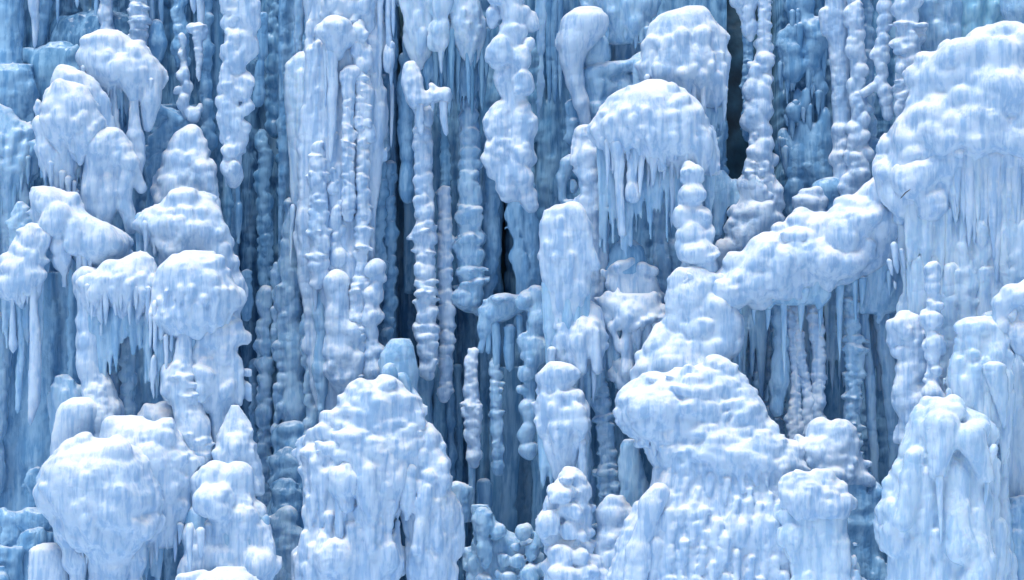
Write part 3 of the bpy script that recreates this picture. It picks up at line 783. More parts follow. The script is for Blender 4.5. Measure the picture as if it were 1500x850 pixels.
# great mushroom L
Lm = Thing('ice_mound', 'largest rounded white mushroom mound with a bulb tipped side leg', 'ice mound', 2.6, 'white')
p = Lm.part('rear_cap').body([(612, 176, 208), (618, 162, 228), (628, 150, 246), (642, 140, 263), (657, 140, 275), (672, 150, 284), (688, 160, 289), (705, 165, 290), (722, 170, 288), (742, 180, 282), (762, 185, 274), (782, 195, 262), (800, 205, 245)], .5)
p.knobs(620, 780, (12, 22), 1.6, emb=.8)
p = Lm.part('front_cap').tex((10, 64, 54), (5, 34, 26), (1.8, 14, 12)).body([(645, 136, 176), (650, 118, 196), (660, 103, 210), (672, 92, 217), (686, 80, 223), (702, 75, 228), (720, 74, 235), (736, 76, 238), (750, 80, 235), (762, 88, 229), (772, 102, 221), (780, 120, 212)], .62, q=40)
p.cone(166, 745, 52, 166, 790, 38, 26, 26, 10).cone(166, 790, 38, 164, 840, 28, 26, 24, 8).cone(100, 740, 20, 108, 790, 12, 36, 36, 10).cone(206, 745, 24, 205, 790, 13, 30, 30, 10)
p.blob(120, 700, 34, 46, 26, 62, .2, 10).blob(190, 720, 34, 40, 24, 66, -.1, 10).blob(160, 770, 30, 24, 18, 58, 0, 6).blob(175, 745, 30, 18, 18, 70, 0, 5)
p.knobs(655, 790, (13, 24), 1.6, emb=.82)
p.fingers(740, 790, (6, 10), (20, 40), 1.9, xr=(85, 150))
p = Lm.part('trunk').plates([(166, 790, 32), (166, 825, 27), (162, 870, 26), (160, GB + 25, 28)], .7, 22)
p = Lm.part('leg').path([(98, 755, 14), (106, 790, 11), (115, 818, 14), (120, 840, 8), (120, 880, 5)], 34)
p = Lm.part('leg').path([(208, 765, 15), (205, 800, 11), (206, 820, 13), (204, 850, 9), (204, GB, 10)], 30)
for x, y0, y1, r in ((123, 780, 812, 3.5), (134, 775, 825, 4), (128, 782, 840, 3)): Lm.icicle([(x, y0, r), (x, (y0 + y1) / 2, r * .8), (x, y1, 1)], q=44)
Lm.fringe([(215, 795), (270, 775)], 5, (20, 50), (3.5, 5), 12).fringe([(120, 775), (142, 785)], 4, (20, 45), (3, 4.5), 40)
Lm.part('drape', 'pale', vox=2.7).drips([(90, 774), (235, 778)], (815, 905), (5, 8), 16)
Lm.done()
t = Thing('ice_boulder', 'smooth egg shaped white lump behind the largest mushroom mound', 'ice mound', 2.2, 'white', amp=.7)
t.part('ice_boulder').tex((2.5, 44, 40), (1.2, 16, 16)).body([(585, 103, 136), (590, 92, 146), (600, 84, 151), (613, 79, 150), (628, 77, 144), (645, 75, 134), (670, 75, 126), (720, 75, 125)], .65)
t.done()
t = Thing('ice_mound', 'glazed bluish cone behind the smooth egg shaped lump', 'ice mound', 1.8, 'pale', amp=.7)
t.part('ice_mound').tex((2.5, 44, 40), (1.2, 16, 16)).body([(549, 88, 102), (556, 80, 110), (570, 75, 119), (590, 73, 128), (650, 72, 135)], .6).fingers(556, 580, (5, 8), (20, 40), 2)
t.done()
t = Thing('ice_mound', 'smooth white stump under the left edge of the largest mushroom mound', 'ice mound', 2.7, 'white', amp=.7)
t.part('ice_mound').tex((2.5, 44, 40), (1.2, 16, 16)).body([(798, 62, 92), (804, 51, 98), (816, 47, 101), (840, 43, 104), (880, 40, 108), (GB + 25, 38, 112)], .6)
t.done()
for i, (x, y, w, h, lab) in enumerate(((20, 752, 19, 60, 'snow dusted blue boulder touching the foot of the paneled sheet'), (53, 756, 15, 70, 'squarish blue boulder behind the stepped boulder near the white stump'), (46, 782, 18, 110, 'stepped blue boulder with a bright rim next to the smooth white stump'),
        (10, 806, 19, 80, 'low blue boulder with a white cap in front of the snow dusted one'), (57, 690, 14, 80, 'rounded blue block standing on the squarish boulder'), (4, 830, 9, 60, 'little pale block in front of the low white capped boulder'))):
    t = Thing('boulder', lab, 'boulder', 1.5 + .12 * i if i != 4 else 1.2, 'mid', amp=1.2)
    t.part('boulder').body([(y, x - w * .7, x + w * .7), (y + 5, x - w, x + w), (y + h * .5, x - w * 1.05, x + w * 1.1), (max(y + h, GB), x - w * 1.1, x + w * 1.2)] if i != 4 else [(y, x - w * .7, x + w * .7), (y + 5, x - w, x + w), (y + 90, x - w, x + w)], .6).knobs(y, y + 20, (6, 10), 1.5)
    t.done()
t = Thing('ice_mound', 'little knobbly mound tucked behind the largest mushroom mound', 'ice mound', 2.0, 'white')
t.part('ice_mound').body([(594, 220, 234), (602, 216, 244), (615, 215, 252), (640, 215, 262), (690, 215, 266)], .6).knobs(592, 640, (7, 11), 1.2)
t.done()
column('white glazed column at the edge of the blue paneled sheet', .5, 'pale', [(-4, 470, 15), (-2, 540, 14), (-5, 640, 13), (-8, 720, 10)]).done()

# ------------------------------------------------------------------ upper left knobby group
t = column('pale clustered knob column left of the stout spiky icicle', .2, 'mid', [(262, -60, 12), (263, 30, 10), (264, 60, 11), (266, 92, 7)], 'beads', 9)
t.parts[0].cone(266, 70, 7, 270, 96, 4, 10); t.done()
hang('stubby icicle beside the stout spiky icicle', .6, [(283, -60, 7), (284, 5, 5), (284, 21, 2.5)])
hang('long white icicle pointing at the stout spiky icicle', .6, [(293, -60, 8), (294, 20, 6), (294, 45, 4), (293, 52, 2)])
t = column('stout spiky white icicle with ringed surface under the long icicle', .7, 'white', [(291, 40, 10), (290, 60, 8), (292, 90, 6.5), (291, 110, 4.5), (291, 119, 2)], 'plates', st=.7, name='icicle', cat='icicle')
t.parts[0].blob(280, 42, 8, 8).blob(300, 48, 5, 10); t.done()
t = Thing('ice_column', 'chain of white pear shaped knobs ending above the knobbly arch mound', 'ice column', .5, 'white')
p = t.part('core').path([(270, 95, 6), (271, 140, 6), (270, 178, 3)])
for a in ((268, 60, 7, 12), (267, 80, 6, 12), (270, 110, 10, 11), (273, 126, 9, 12), (270, 150, 9, 12), (262, 132, 5, 6), (284, 168, 11, 13), (293, 158, 6, 8)): t.lobe(*a, q=4)
t.done()
N3 = Thing('ice_mound', 'knobbly arch mound of fused white lumps behind the wide ledged mound', 'ice mound', .8, 'white')
p = N3.part('ice_mound').tex((5, 22, 20), (2, 12, 11)).body([(203, 272, 294), (210, 264, 303), (225, 260, 309), (242, 242, 312), (262, 232, 315), (285, 230, 318), (320, 230, 326), (380, 235, 330)], .45)
p.knobs(200, 330, (8, 15), 1.1, emb=.35).cone(300, 250, 14, 318, 315, 11, 18)
N3.done()
t = Thing('ice_mound', 'small blue ice shelf with frosted lumps between umbrella mound and arch mound', 'ice mound', .4, 'mid')
t.part('ice_mound').body([(160, 226, 242), (168, 226, 262), (185, 226, 280), (210, 222, 290), (260, 222, 300), (330, 215, 300)], .4).knobs(165, 270, (6, 12), 1.25, emb=.4).cone(232, 158, 6, 266, 178, 5, 16)
t.done()
column('bluish beaded column between the pear knob chain and the smooth blue column', .0, 'mid', [(304, -60, 6), (302, 60, 8), (303, 120, 9), (304, 160, 11), (306, 215, 11)], 'beads', 8).done()
column('smooth plain blue column left of the tall column of big white lobes', -.2, 'blue', [(318, -60, 11), (317, 100, 10), (318, 220, 10), (322, 330, 12)]).done()
O = Thing('ice_column', 'tall column of big white lobes with a sprig of small knobs down one side', 'ice column', 1.0, 'white')
p = O.part('core').beads([(342, -60, 17), (344, 30, 16), (342, 80, 19), (340, 140, 17), (342, 190, 17), (342, 235, 13), (342, 262, 10)], 9)
for a in ((366, 18, 16, 32), (364, 70, 13, 26), (357, 128, 16, 25), (362, 158, 9, 14), (352, 190, 14, 12), (358, 198, 8, 12), (341, 222, 14, 11), (340, 249, 15, 15), (337, 178, 12, 10)): O.lobe(*a, q=10)
for x, y0, y1, r in ((331, 250, 275, 2.5), (342, 255, 276, 2.5), (347, 250, 272, 3)): O.icicle([(x, y0, r), (x, y1, .8)])
O.done()
for lab, pts, m in (('dark blue rod hanging under the tall column of big white lobes', [(333, 240, 7), (333, 300, 7), (333, 338, 5)], 'blue'), ('paler blunt rod hanging under the tall column of big white lobes', [(348, 240, 6), (349, 300, 6), (349, 354, 4.5)], 'mid')):
    column(lab, .2, m, pts, amp=.5).done()
column('flat pale blue stick leaning behind the tall column of big white lobes', .1, 'mid', [(386, 25, 8), (383, 80, 7.5), (377, 150, 7)], amp=.5, fl=.5).done()
column('blue lumpy column right of the flat pale stick', -.3, 'blue', [(408, -60, 17), (406, 40, 15), (406, 80, 14), (404, 130, 12), (402, 190, 13)], 'beads', 11).done()
column('dark glassy blue column in the cleft beside the big white lobes', -.5, 'deep', [(366, 100, 13), (366, 300, 13), (365, 500, 13), (366, GB, 14)], amp=.6).done()
column('pale topped blue column with a few frosted beads in the cleft', .0, 'blue', [(385, 195, 6), (386, 215, 11), (388, 300, 11), (390, 400, 11), (388, 430, 11)], 'beads', 7).done()
column('beaded white string standing in the cleft beside the smooth blue pillar', .1, 'pale', [(388, 425, 9), (388, 520, 10), (390, 560, 12), (389, 620, 12), (388, 690, 11), (386, 800, 14), (386, GB, 16)], 'beads', 9).done()
column('narrow string of small pale beads beside the wider beaded string', .2, 'pale', [(404, 390, 5), (405, 440, 6), (404, 520, 5)], 'beads', 6).done()
t = column('smooth pale blue pillar with knobs along its left flank', .2, 'pale', [(424, 300, 9), (426, 425, 13), (430, 520, 15), (432, 600, 17), (430, 660, 16)], amp=.8)
p = t.parts[0]
for y in range(432, 650, 15): p.blob(414 + rnd.uniform(-4, 4) - (y - 430) * .03, y, rnd.uniform(6, 10), rnd.uniform(6, 11), 8, 6, 0, 1.6)
t.done()
column('thin blue column hung with few beads above the smooth blue pillar', -.1, 'blue', [(415, 180, 12), (418, 260, 11), (422, 380, 11)], 'beads', 7, dens=.6).done()
column('small beaded blue string at the wall of the cleft', -.2, 'mid', [(372, 530, 5), (372, 580, 7), (374, 650, 6)], 'beads', 6).done()
column('beaded stub right of the dark glassy column', .1, 'mid', [(362, 400, 8), (361, 440, 8), (361, 466, 6)], 'beads', 6).done()
for lab, rows, d, m in (('blue mound with one white knob at the foot of the smooth pillar', [(660, 418, 434), (667, 408, 442), (685, 404, 444), (720, 402, 446), (780, 402, 448)], .8, 'mid'),
        ('pointed bluish mound between the two drip lined lumps', [(708, 412, 424), (716, 405, 428), (730, 402, 434), (750, 402, 438), (800, 402, 440)], 1.1, 'mid'),
        ('pale mound dripping with thin runs beside the big dome with runnels', [(755, 414, 426), (762, 408, 434), (780, 405, 440), (820, 404, 444), (GB, 404, 448)], 1.3, 'pale'),
        ('little upright nub between lumpy mound and dripping mound', [(770, 389, 399), (780, 386, 402), (800, 388, 401), (825, 390, 399), (GB, 388, 402)], 1.2, 'pale'),
        ('blurred blue mound under the smooth pillar with knobs', [(632, 412, 440), (640, 404, 446), (665, 402, 448), (720, 402, 450)], .5, 'mid')):
    t = Thing('ice_mound', lab, 'ice mound', d, m)
    y = rows[0][0]
    t.part('ice_mound').body(rows, .7).knobs(y, y + 50, (6, 10), 1.3).fingers(y + 25, y + 60, (4, 6), (20, 50), 2.4)
    t.done()

# ------------------------------------------------------------------ white curtain Q
t = Thing('ice_mound', 'smooth rounded hood of glazed ice draping long and straight', 'ice mound', .6, 'glaze', amp=.6)
p = t.part('ice_mound').tex((2.5, 44, 40), (1.2, 16, 16)).body([(78, 436, 464), (84, 426, 472), (94, 420, 476), (110, 419, 479), (150, 421, 479), (200, 424, 478), (250, 424, 474), (290, 426, 462), (315, 430, 450)], .55).fingers(95, 180, (6, 9), (80, 130), 2, emb=.5)
t.icicle([(430, 300, 5), (428, 340, 3.5), (426, 392, 1.2)], q=10); t.done()
t = Thing('ice_drapery', 'wide white sheet of fused runnels backing the tall beaded columns', 'ice curtain', .8, 'white', amp=.7)
p = t.part('ice_drapery').tex((5, 16, 70), (2, 10, 14)).body([(-60, 462, 556), (20, 460, 556), (60, 455, 556), (150, 446, 564), (250, 442, 548), (400, 444, 546), (500, 448, 544), (560, 458, 540), (600, 466, 524)], .28).fingers(60, 420, (7, 10), (80, 160), 1.9, emb=.3)
t.done()
hang('lumpy frosted icicle left of the smooth cone icicle above the glazed hood', .4, [(438, -60, 6), (437, 20, 7), (437, 60, 6.5), (438, 84, 5)], 'pale', rib=.3)
hang('smooth white cone icicle reaching the top of the glazed hood', .7, [(456, -60, 14), (456, 5, 11), (454, 40, 7), (453, 75, 3.5)])
t = Thing('ice_mound', 'heap of white lumps crowning the tall beaded columns', 'ice mound', .8, 'white')
t.part('core').path([(500, -60, 24), (502, -10, 24), (504, 25, 20)]).path([(530, -60, 16), (530, 20, 12), (536, 60, 8)])
for a in ((492, 8, 19, 16), (524, 12, 20, 13), (490, 24, 16, 9), (520, 28, 17, 11), (538, 22, 8, 12), (505, -20, 24, 16), (536, 40, 9, 12)): t.lobe(*a, q=12)
t.done()
t = Thing('ice_mound', 'bulbous white knob tapering into one long straight icicle', 'ice mound', 1.1, 'white', amp=.7)
p = t.part('knob').blob(492, 44, 22, 16).blob(490, 60, 17, 18).blob(488, 78, 11, 14).blob(510, 50, 10, 12)
t.icicle([(489, 70, 12), (487, 100, 8), (487, 150, 8), (486, 190, 6), (484, 241, 2.5)], q=4)
t.icicle([(477, 60, 5), (477, 100, 3), (477, 160, 1.5)], q=4)
t.done()
t = Thing('ice_column', 'stack of three white lumps right of the bulbous knob', 'ice column', 1.0, 'white')
t.part('core').path([(526, 40, 10), (528, 100, 11), (535, 140, 10), (540, 200, 10)])
for a in ((527, 50, 13, 13), (524, 75, 11, 16), (538, 84, 9, 18), (530, 95, 10, 10)): t.lobe(*a, q=6)
t.done()
t = column('slim white plated column ending in a blunt free tip', 1.08, 'white', [(510, 108, 13), (510, 130, 11.5), (510, 200, 11), (511, 290, 11), (511, 320, 8)], 'plates', st=.85, jit=.06)
t.parts[0].blob(519, 104, 13, 9).blob(508, 116, 12, 10); t.done()
column('long white plated column running down to the foot of the curtain', 1.0, 'white', [(529, 110, 13), (531, 160, 12), (531, 300, 12), (531, 400, 13), (524, 440, 15), (522, 500, 15), (524, 550, 15), (522, 585, 11)], 'plates', st=.8, jit=.07).done()
column('stout white plated column with ragged lower end left of the slim plated ones', 1.0, 'white', [(466, 214, 10), (465, 235, 15), (467, 300, 17), (470, 350, 19), (468, 400, 17), (462, 415, 9)], 'plates', st=.85, jit=.05).done()
column('smooth white rib between the stout plated column and the slim plated one', .92, 'white', [(491, 200, 9), (492, 260, 12), (494, 330, 13), (496, 400, 13), (497, 440, 15)], 'beads', 9, dens=.5).done()
column('smooth pale rib above the stout plated column', .8, 'pale', [(468, 140, 7), (468, 180, 9), (466, 222, 9)]).done()
t = column('thick white tongue swelling into a lumpy foot above the big dome', 1.05, 'white', [(493, 415, 16), (496, 480, 17), (499, 520, 20), (504, 550, 20), (507, 574, 11)], amp=1.1)
t.parts[0].blob(520, 535, 13, 20, 12, 4).blob(492, 530, 12, 22, 10, 10).blob(517, 490, 12, 16, 11, 6); t.done()
column('pale knobbly column at the left border of the white curtain', .5, 'pale', [(452, 390, 8), (454, 450, 10), (456, 540, 11), (458, 600, 12), (456, 680, 14)], 'beads', 9, dens=.8).done()
column('straight pale glazed rod with swollen middle left of the thick white tongue', .9, 'pale', [(468, 415, 6), (469, 460, 7), (471, 480, 8), (470, 540, 7), (470, 600, 5), (472, 650, 4)], amp=.5).done()
hang('short icicle under the ragged end of the stout plated column', 1.0, [(462, 405, 4), (462, 440, 3), (461, 458, 1.5)])
column('chain of white lumps right of the thick white tongue', 1.0, 'white', [(550, 395, 14), (547, 440, 12), (542, 480, 9), (547, 520, 13), (546, 556, 11)], 'beads', 11).done()
column('blue white beaded column between the plated column and the dark slot', .4, 'mid', [(555, 245, 8), (556, 300, 11), (552, 360, 11), (555, 420, 12)], 'beads', 9).done()
column('straight edge column of pale beads bordering the dark slot', .3, 'mid', [(571, 240, 7), (571, 330, 8), (571, 430, 9), (569, 520, 10), (570, 600, 10)], 'beads', 8, dens=.8).done()
column('pale slab of smooth ice beside the slim hanging icicles', .5, 'pale', [(549, -60, 10), (549, 60, 10), (549, 130, 10), (552, 190, 13), (556, 218, 12), (556, 228, 6)], amp=.6).done()
column('pale slab behind the pair of slim icicles and next to the dark crack', .2, 'mid', [(567, -60, 12), (567, 80, 11), (566, 160, 10), (562, 235, 6)], amp=.6).done()
hang('slim white icicle beside the pale slab, tip level with its neighbour knob', .9, [(557, -60, 5), (557, 50, 4), (556, 108, 3), (555, 138, 1.5)], rib=.2)
t = Thing('icicle', 'white icicle carrying an oval knob halfway down', 'icicle', .9, 'white')
t.icicle([(568, -60, 5), (569, 40, 4), (571, 65, 5), (573, 110, 3), (573, 130, 1.5)]).lobe(570, 86, 9, 23, 8, name='knob').lobe(574, 68, 5, 8, 5, name='knob').done()
hang('short needle icicle next to the dark crack', .9, [(576, -60, 4), (576, 30, 3), (576, 54, 1.5)])
hang('thin needle icicle lower along the dark crack', .7, [(574, 120, 3.5), (574, 170, 3), (573, 217, 1.5)])

# big dome
t = Thing('ice_mound', 'big white dome with scaly snow cap and runnels down its front', 'ice mound', 2.4, 'white')
p = t.part('body').tex((7, 34, 18, 540, 680), (2.8, 13, 10), (6, 18, 70, 670, 990)).body([(563, 525, 575), (568, 512, 594), (578, 502, 604), (592, 495, 609), (605, 490, 610), (620, 478, 612), (640, 464, 614), (655, 454, 612), (675, 448, 606), (700, 446, 598), (740, 444, 588), (800, 443, 582), (860, 442, 580), (GB + 15, 440, 584)], .55)
p.knobs(565, 665, (12, 20), 1.0, asp=(.45, .7), emb=.6)
p.knobs(650, 720, (9, 15), 1.3, emb=.5)
p.fingers(660, 830, (8, 12), (40, 90), 2.1, emb=.25)
p.blob(500, 815, 26, 26, 16, 38).blob(495, 795, 14, 10, 12, 42).blob(566, 815, 18, 24, 14, 28).cone(540, 690, 11, 545, 800, 10, 46, 40)
p.cone(526, 660, 10, 540, 740, 8, 46, 44)
p = t.part('drape').body([(622, 596, 628), (640, 592, 641), (658, 590, 649), (680, 592, 653), (720, 590, 656), (760, 594, 660), (800, 602, 662), (850, 606, 664), (GB + 15, 606, 668)], .5, q=-6)
p.knobs(625, 680, (8, 14), 1.3).fingers(650, 820, (5, 9), (70, 130), 1.7, emb=.2)
p.cone(600, 690, 8, 596, 760, 4, 20).cone(630, 700, 9, 612, 800, 9, 18).cone(650, 680, 8, 640, 800, 7, 12)
t.part('knob').blob(508, 708, 17, 22, 15, 44).cone(505, 722, 11, 512, 742, 5, 46)
t.icicle([(498, 700, 9), (499, 740, 6.5), (500, 790, 6.5)], q=42, name='runnel')
t.done()
t = Thing('ice_boulder', 'round smooth bluish lump behind the big scaly dome', 'ice mound', 1.2, 'pale', amp=.7)
t.part('lump').tex((2.5, 44, 40), (1.2, 16, 16)).body([(498, 576, 600), (506, 566, 607), (520, 558, 611), (540, 556, 612), (580, 560, 612)], .7)
t.lobe(572, 548, 11, 16, q=26); t.part('ridge').cone(585, 560, 13, 605, 590, 11, 14).cone(605, 590, 11, 613, 625, 6, 14)
t.done()

# ------------------------------------------------------------------ centre left: plated columns
t = Thing('ice_mound', 'large hanging cluster of smooth glazed cones over ragged blue icicles', 'ice mound', .8, 'glaze', amp=.7)
p = t.part('cone').body([(-60, 590, 645), (0, 590, 642), (30, 592, 638), (60, 596, 630), (85, 602, 624), (105, 608, 618)], .6).fingers(-20, 60, (6, 9), (40, 60), 2)
p = t.part('cone').body([(-60, 655, 700), (0, 656, 702), (20, 657, 708), (42, 660, 713), (60, 666, 710), (75, 672, 700), (88, 680, 694)], .7, q=6).fingers(20, 62, (4, 7), (20, 40), 2, emb=.5)
p = t.part('blade').body([(-60, 640, 660), (0, 640, 660), (25, 637, 658), (50, 636, 657), (70, 640, 655), (78, 644, 652)], .8, q=20)
t.icicle([(647, 65, 7), (647, 85, 4), (647, 111, 1.2)], q=20)
for i in range(16):
    x = rnd.uniform(608, 712); y1 = rnd.uniform(95, 175); t.icicle([(x, 40, 7), (x, 80, rnd.uniform(3.5, 6)), (x + 1, y1 - 14, 3), (x + 1, y1, 1)], q=rnd.uniform(-6, 16), mat=rnd.choice(('mid', 'blue', 'blue')))
t.part('drape', 'mid', vox=2.7).drips([(592, 70), (715, 65)], (105, 200), (4, 7), -4)
t.done()
t = Thing('ice_mound', 'white claw of ice bridging above the three plated columns', 'ice mound', 1.2, 'white')
t.part('claw').path([(600, 98, 8), (604, 118, 13), (610, 145, 13)]).cone(610, 145, 13, 632, 142, 9).cone(632, 142, 9, 652, 138, 8).blob(633, 130, 6, 8).blob(651, 142, 9, 10).blob(604, 105, 10, 14)
t.icicle([(615, 150, 7), (616, 175, 6), (616, 200, 5)], rib=.25, q=6)
t.icicle([(633, 145, 4), (634, 165, 1.2)], q=4)
t.icicle([(649, 145, 7), (650, 175, 5.5), (654, 200, 3)], q=4)
t.done()
column('white plated column with stacked scales ending in a boxy knob', .9, 'white', [(619, 170, 15), (620, 210, 17), (621, 300, 17.5), (621, 400, 17.5), (625, 480, 17), (627, 520, 18), (627, 547, 13)], 'plates', st=.9, jit=.05).done()
column('narrower plated column with a flat tip beside the boxy knobbed one', .6, 'white', [(651, 280, 12), (652, 330, 13), (652, 400, 13), (655, 470, 13), (654, 540, 12.5), (651, 583, 11)], 'plates', st=.95, jit=.07).done()
column('twisted blue stem feeding the narrower plated column', .4, 'blue', [(647, 160, 7), (652, 210, 7), (654, 260, 9), (652, 290, 10)], 'plates', st=.6).done()
t = column('thick bluish plated column with a rock like lower end', .5, 'pale', [(686, 150, 16), (688, 200, 19), (688, 300, 21), (688, 400, 22), (690, 440, 20), (700, 456, 9)], 'plates', st=.75, jit=.06)
t.parts[0].blob(682, 438, 20, 16, 16, 12); t.done()
column('smooth blue slab clinging to the thick plated column', .2, 'mid', [(716, 180, 10), (718, 280, 13), (720, 380, 12), (708, 445, 6)], amp=.6).done()
column('pale smooth slab left of the boxy knobbed plated column', .5, 'mid', [(596, 90, 8), (595, 200, 9), (597, 280, 8), (598, 292, 6)], amp=.7).done()
for i, (x, r, y1) in enumerate(((622, 9, 700), (640, 10, 760), (655, 8, 700), (668, 7, 640))):
    column('deep blue glassy rod below the plated columns', -.2 - .1 * i, 'blue' if i % 2 else 'mid', [(x, 540, r), (x + 3, 620, r), (x + 4, y1, r * .8), (x + 4, GB, r)], group='blue rods below the plated columns', amp=.5).done()
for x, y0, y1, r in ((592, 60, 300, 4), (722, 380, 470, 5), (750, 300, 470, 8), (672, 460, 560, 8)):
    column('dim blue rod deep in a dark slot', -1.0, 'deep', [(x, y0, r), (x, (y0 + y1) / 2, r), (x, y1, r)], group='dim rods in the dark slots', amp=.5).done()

# hanging chain S1
S1 = Thing('ice_column', 'long hanging chain of big overlapping white lobes', 'ice column', 1.4, 'white')
p = S1.part('core').path([(740, -60, 20), (752, 20, 18), (752, 90, 18), (756, 160, 18), (750, 220, 22), (755, 270, 16), (776, 305, 5)])
for a in ((728, -6, 14, 14, None, 6), (722, 26, 11, 17, None, 4), (748, 22, 13, 12), (764, 18, 12, 10), (776, 32, 14, 16, None, -4), (752, 46, 21, 14), (733, 80, 19, 24, None, 14), (764, 88, 15, 20, None, 14), (775, 66, 9, 11, None, 10), (742, 118, 19, 28, None, 6), (767, 124, 16, 19, None, 18), (730, 185, 20, 38, None, 8), (766, 184, 17, 30, None, 10), (750, 168, 14, 24, None, 2), (729, 226, 22, 38, None, 8), (748, 258, 24, 34, None, 2), (764, 228, 19, 32, None, 14), (764, 258, 14, 20, None, 16), (775, 285, 10, 9, None, 10), (776, 298, 11, 12, None, 12)): S1.lobe(*a)
S1.done()
t = Thing('ice_column', 'pale blue tapering slab beneath the hanging chain of lobes', 'ice column', .6, 'mid', amp=.8)
t.part('ice_column').body([(270, 735, 785), (300, 741, 787), (330, 748, 789), (360, 753, 790), (400, 757, 791), (450, 760, 794), (500, 760, 794)], .5).fingers(290, 380, (5, 8), (40, 80), 2.2, emb=.6)
t.done()
column('flat pale stick with forked tip right of the hanging chain', .9, 'pale', [(792, -60, 8), (792, 100, 7), (790, 150, 4), (787, 176, 1.5)], fl=.5, amp=.5).done()
for x, y1, r in ((804, 152, 5), (812, 154, 6), (820, 150, 4)):
    hang('dull blue icicle in the row left of the hooded drape', .0, [(x, -60, r + 2), (x, 60, r), (x + 1, y1 - 20, r * .7), (x + 1, y1, 1.2)], 'mid', 'dull blue icicle row')

# hand S5 + short plated pillars
t = Thing('ice_mound', 'bluish canopy of ice over the pair of short plated pillars', 'ice mound', .9, 'pale')
p = t.part('canopy').cone(718, 462, 14, 738, 450, 18).cone(738, 450, 18, 760, 446, 14).cone(714, 464, 12, 708, 490, 7).blob(742, 440, 22, 8)
p.cone(714, 480, 7, 704, 512, 4)
for pts in ([(727, 470, 8), (728, 500, 7), (727, 545, 6)], [(749, 475, 11), (747, 500, 8), (746, 520, 9), (746, 545, 6)], [(716, 470, 5), (716, 520, 4)], [(760, 460, 6), (764, 520, 4)]): t.icicle(pts, mat='mid', q=4)
t.done()
column('short white plated pillar with a squared bottom', 1.0, 'white', [(695, 515, 8), (690, 530, 12), (691, 580, 14), (693, 640, 14), (694, 678, 11)], 'plates', st=.85, jit=.06).done()
column('second short plated pillar with a bluish side', .9, 'pale', [(724, 530, 9), (726, 570, 11), (727, 620, 12), (729, 660, 12), (730, 690, 11)], 'plates', st=.9, jit=.06).done()
hang('thin segmented rod under the squared plated pillar', .8, [(690, 670, 6), (691, 710, 5), (690, 740, 5), (690, 760, 3)], 'pale')
t = Thing('ice_curtain', 'smooth blue block of ice with a frosty crack under the short pillars', 'ice curtain', .3, 'blue', amp=.6)
t.part('ice_curtain').tex((2.5, 44, 40), (1.2, 16, 16)).body([(540, 735, 763), (600, 718, 764), (700, 716, 764), (790, 718, 758), (GB, 710, 770)], .3)
t.done()
t = Thing('ice_column', 'column of bluish overlapping lobes right of the canopy', 'ice column', 1.2, 'pale')
t.part('core').path([(788, 430, 12), (786, 500, 14), (776, 560, 9), (774, 655, 9)])
for a in ((790, 466, 14, 21), (768, 440, 12, 12), (785, 515, 19, 24), (772, 548, 12, 12), (766, 572, 8, 7), (775, 602, 15, 18), (772, 634, 13, 14), (775, 659, 13, 12), (768, 500, 9, 10)): t.lobe(*a, q=6)
t.done()
column('plain blue pillar standing under the bluish overlapping lobes', .4, 'blue', [(788, 640, 10), (790, 720, 10), (790, 800, 12), (790, GB, 14)], amp=.6).done()
t = Thing('ice_mound', 'tumbled heap of bluish lumps at the foot of the smooth blue block', 'ice mound', 1.3, 'pale')
t.part('core').body([(740, 696, 712), (770, 690, 745), (800, 690, 790), (840, 688, 805), (GB + 10, 688, 810)], .4)
for a in ((707, 762, 11, 19), (705, 790, 8, 9), (733, 780, 12, 11), (712, 815, 15, 24), (738, 820, 15, 14), (765, 780, 12, 14), (755, 800, 12, 10), (758, 820, 16, 14), (778, 808, 14, 16), (775, 838, 16, 16), (745, 845, 16, 14), (710, 850, 16, 18), (795, 830, 10, 12), (728, 840, 10, 12), (790, 790, 9, 12)): t.lobe(*a, q=26)
t.done()
t = Thing('ice_mound', 'oval bluish lump hanging beside the right flank of the big dome', 'ice mound', 1.1, 'pale')
t.part('ice_mound').body([(708, 664, 676), (716, 661, 682), (735, 660, 685), (752, 666, 684), (765, 676, 681)], .7).knobs(710, 750, (6, 9), 1.5)
t.done()
column('rounded blue lump leaning on the frosty cracked block', .6, 'mid', [(709, 712, 11), (710, 740, 11), (706, 760, 8)]).done()

# ------------------------------------------------------------------ centre right
t = Thing('ice_mound', 'drooping pale drape with short drips above the dark blue window', 'ice mound', .7, 'pale', amp=.8)
p = t.part('drape').body([(-60, 850, 960), (0, 853, 955), (20, 856, 953), (38, 868, 952), (52, 876, 948), (58, 884, 944)], .3).fingers(0, 40, (6, 9), (15, 25), 1.8, emb=.4)
for x, y1 in ((916, 61), (903, 54), (940, 66), (930, 60)): t.icicle([(x, 40, 5), (x, y1 - 6, 4), (x, y1, 1.5)], q=10)
t.fringe([(860, 45), (950, 52)], 8, (15, 30), (3.5, 5), 10)
t.done()
t = Thing('ice_mound', 'white hooked hood trailing one slanting ribbon', 'ice mound', 1.1, 'white', amp=.7)
p = t.part('hood').tex((4, 44, 40), (2, 18, 18)).body([(14, 838, 880), (22, 826, 892), (36, 821, 894), (50, 821, 886), (62, 823, 872), (74, 825, 858)], .6)
p.path([(842, 60, 22), (838, 90, 16), (843, 120, 13), (851, 150, 11), (863, 190, 5)])
t.done()
t = Thing('ice_mound', 'bluish ice bridge sagging between the hooked hood and the tall hooded mound', 'ice mound', .9, 'pale', amp=1.1)
p = t.part('ice_mound').cone(852, 118, 14, 880, 105, 13).cone(880, 105, 13, 915, 98, 11).cone(915, 98, 11, 950, 92, 18).blob(872, 80, 22, 26, 12, -6).blob(870, 135, 22, 34, 12, 0).blob(915, 125, 40, 25, 10, -4).cone(850, 125, 12, 862, 180, 8)
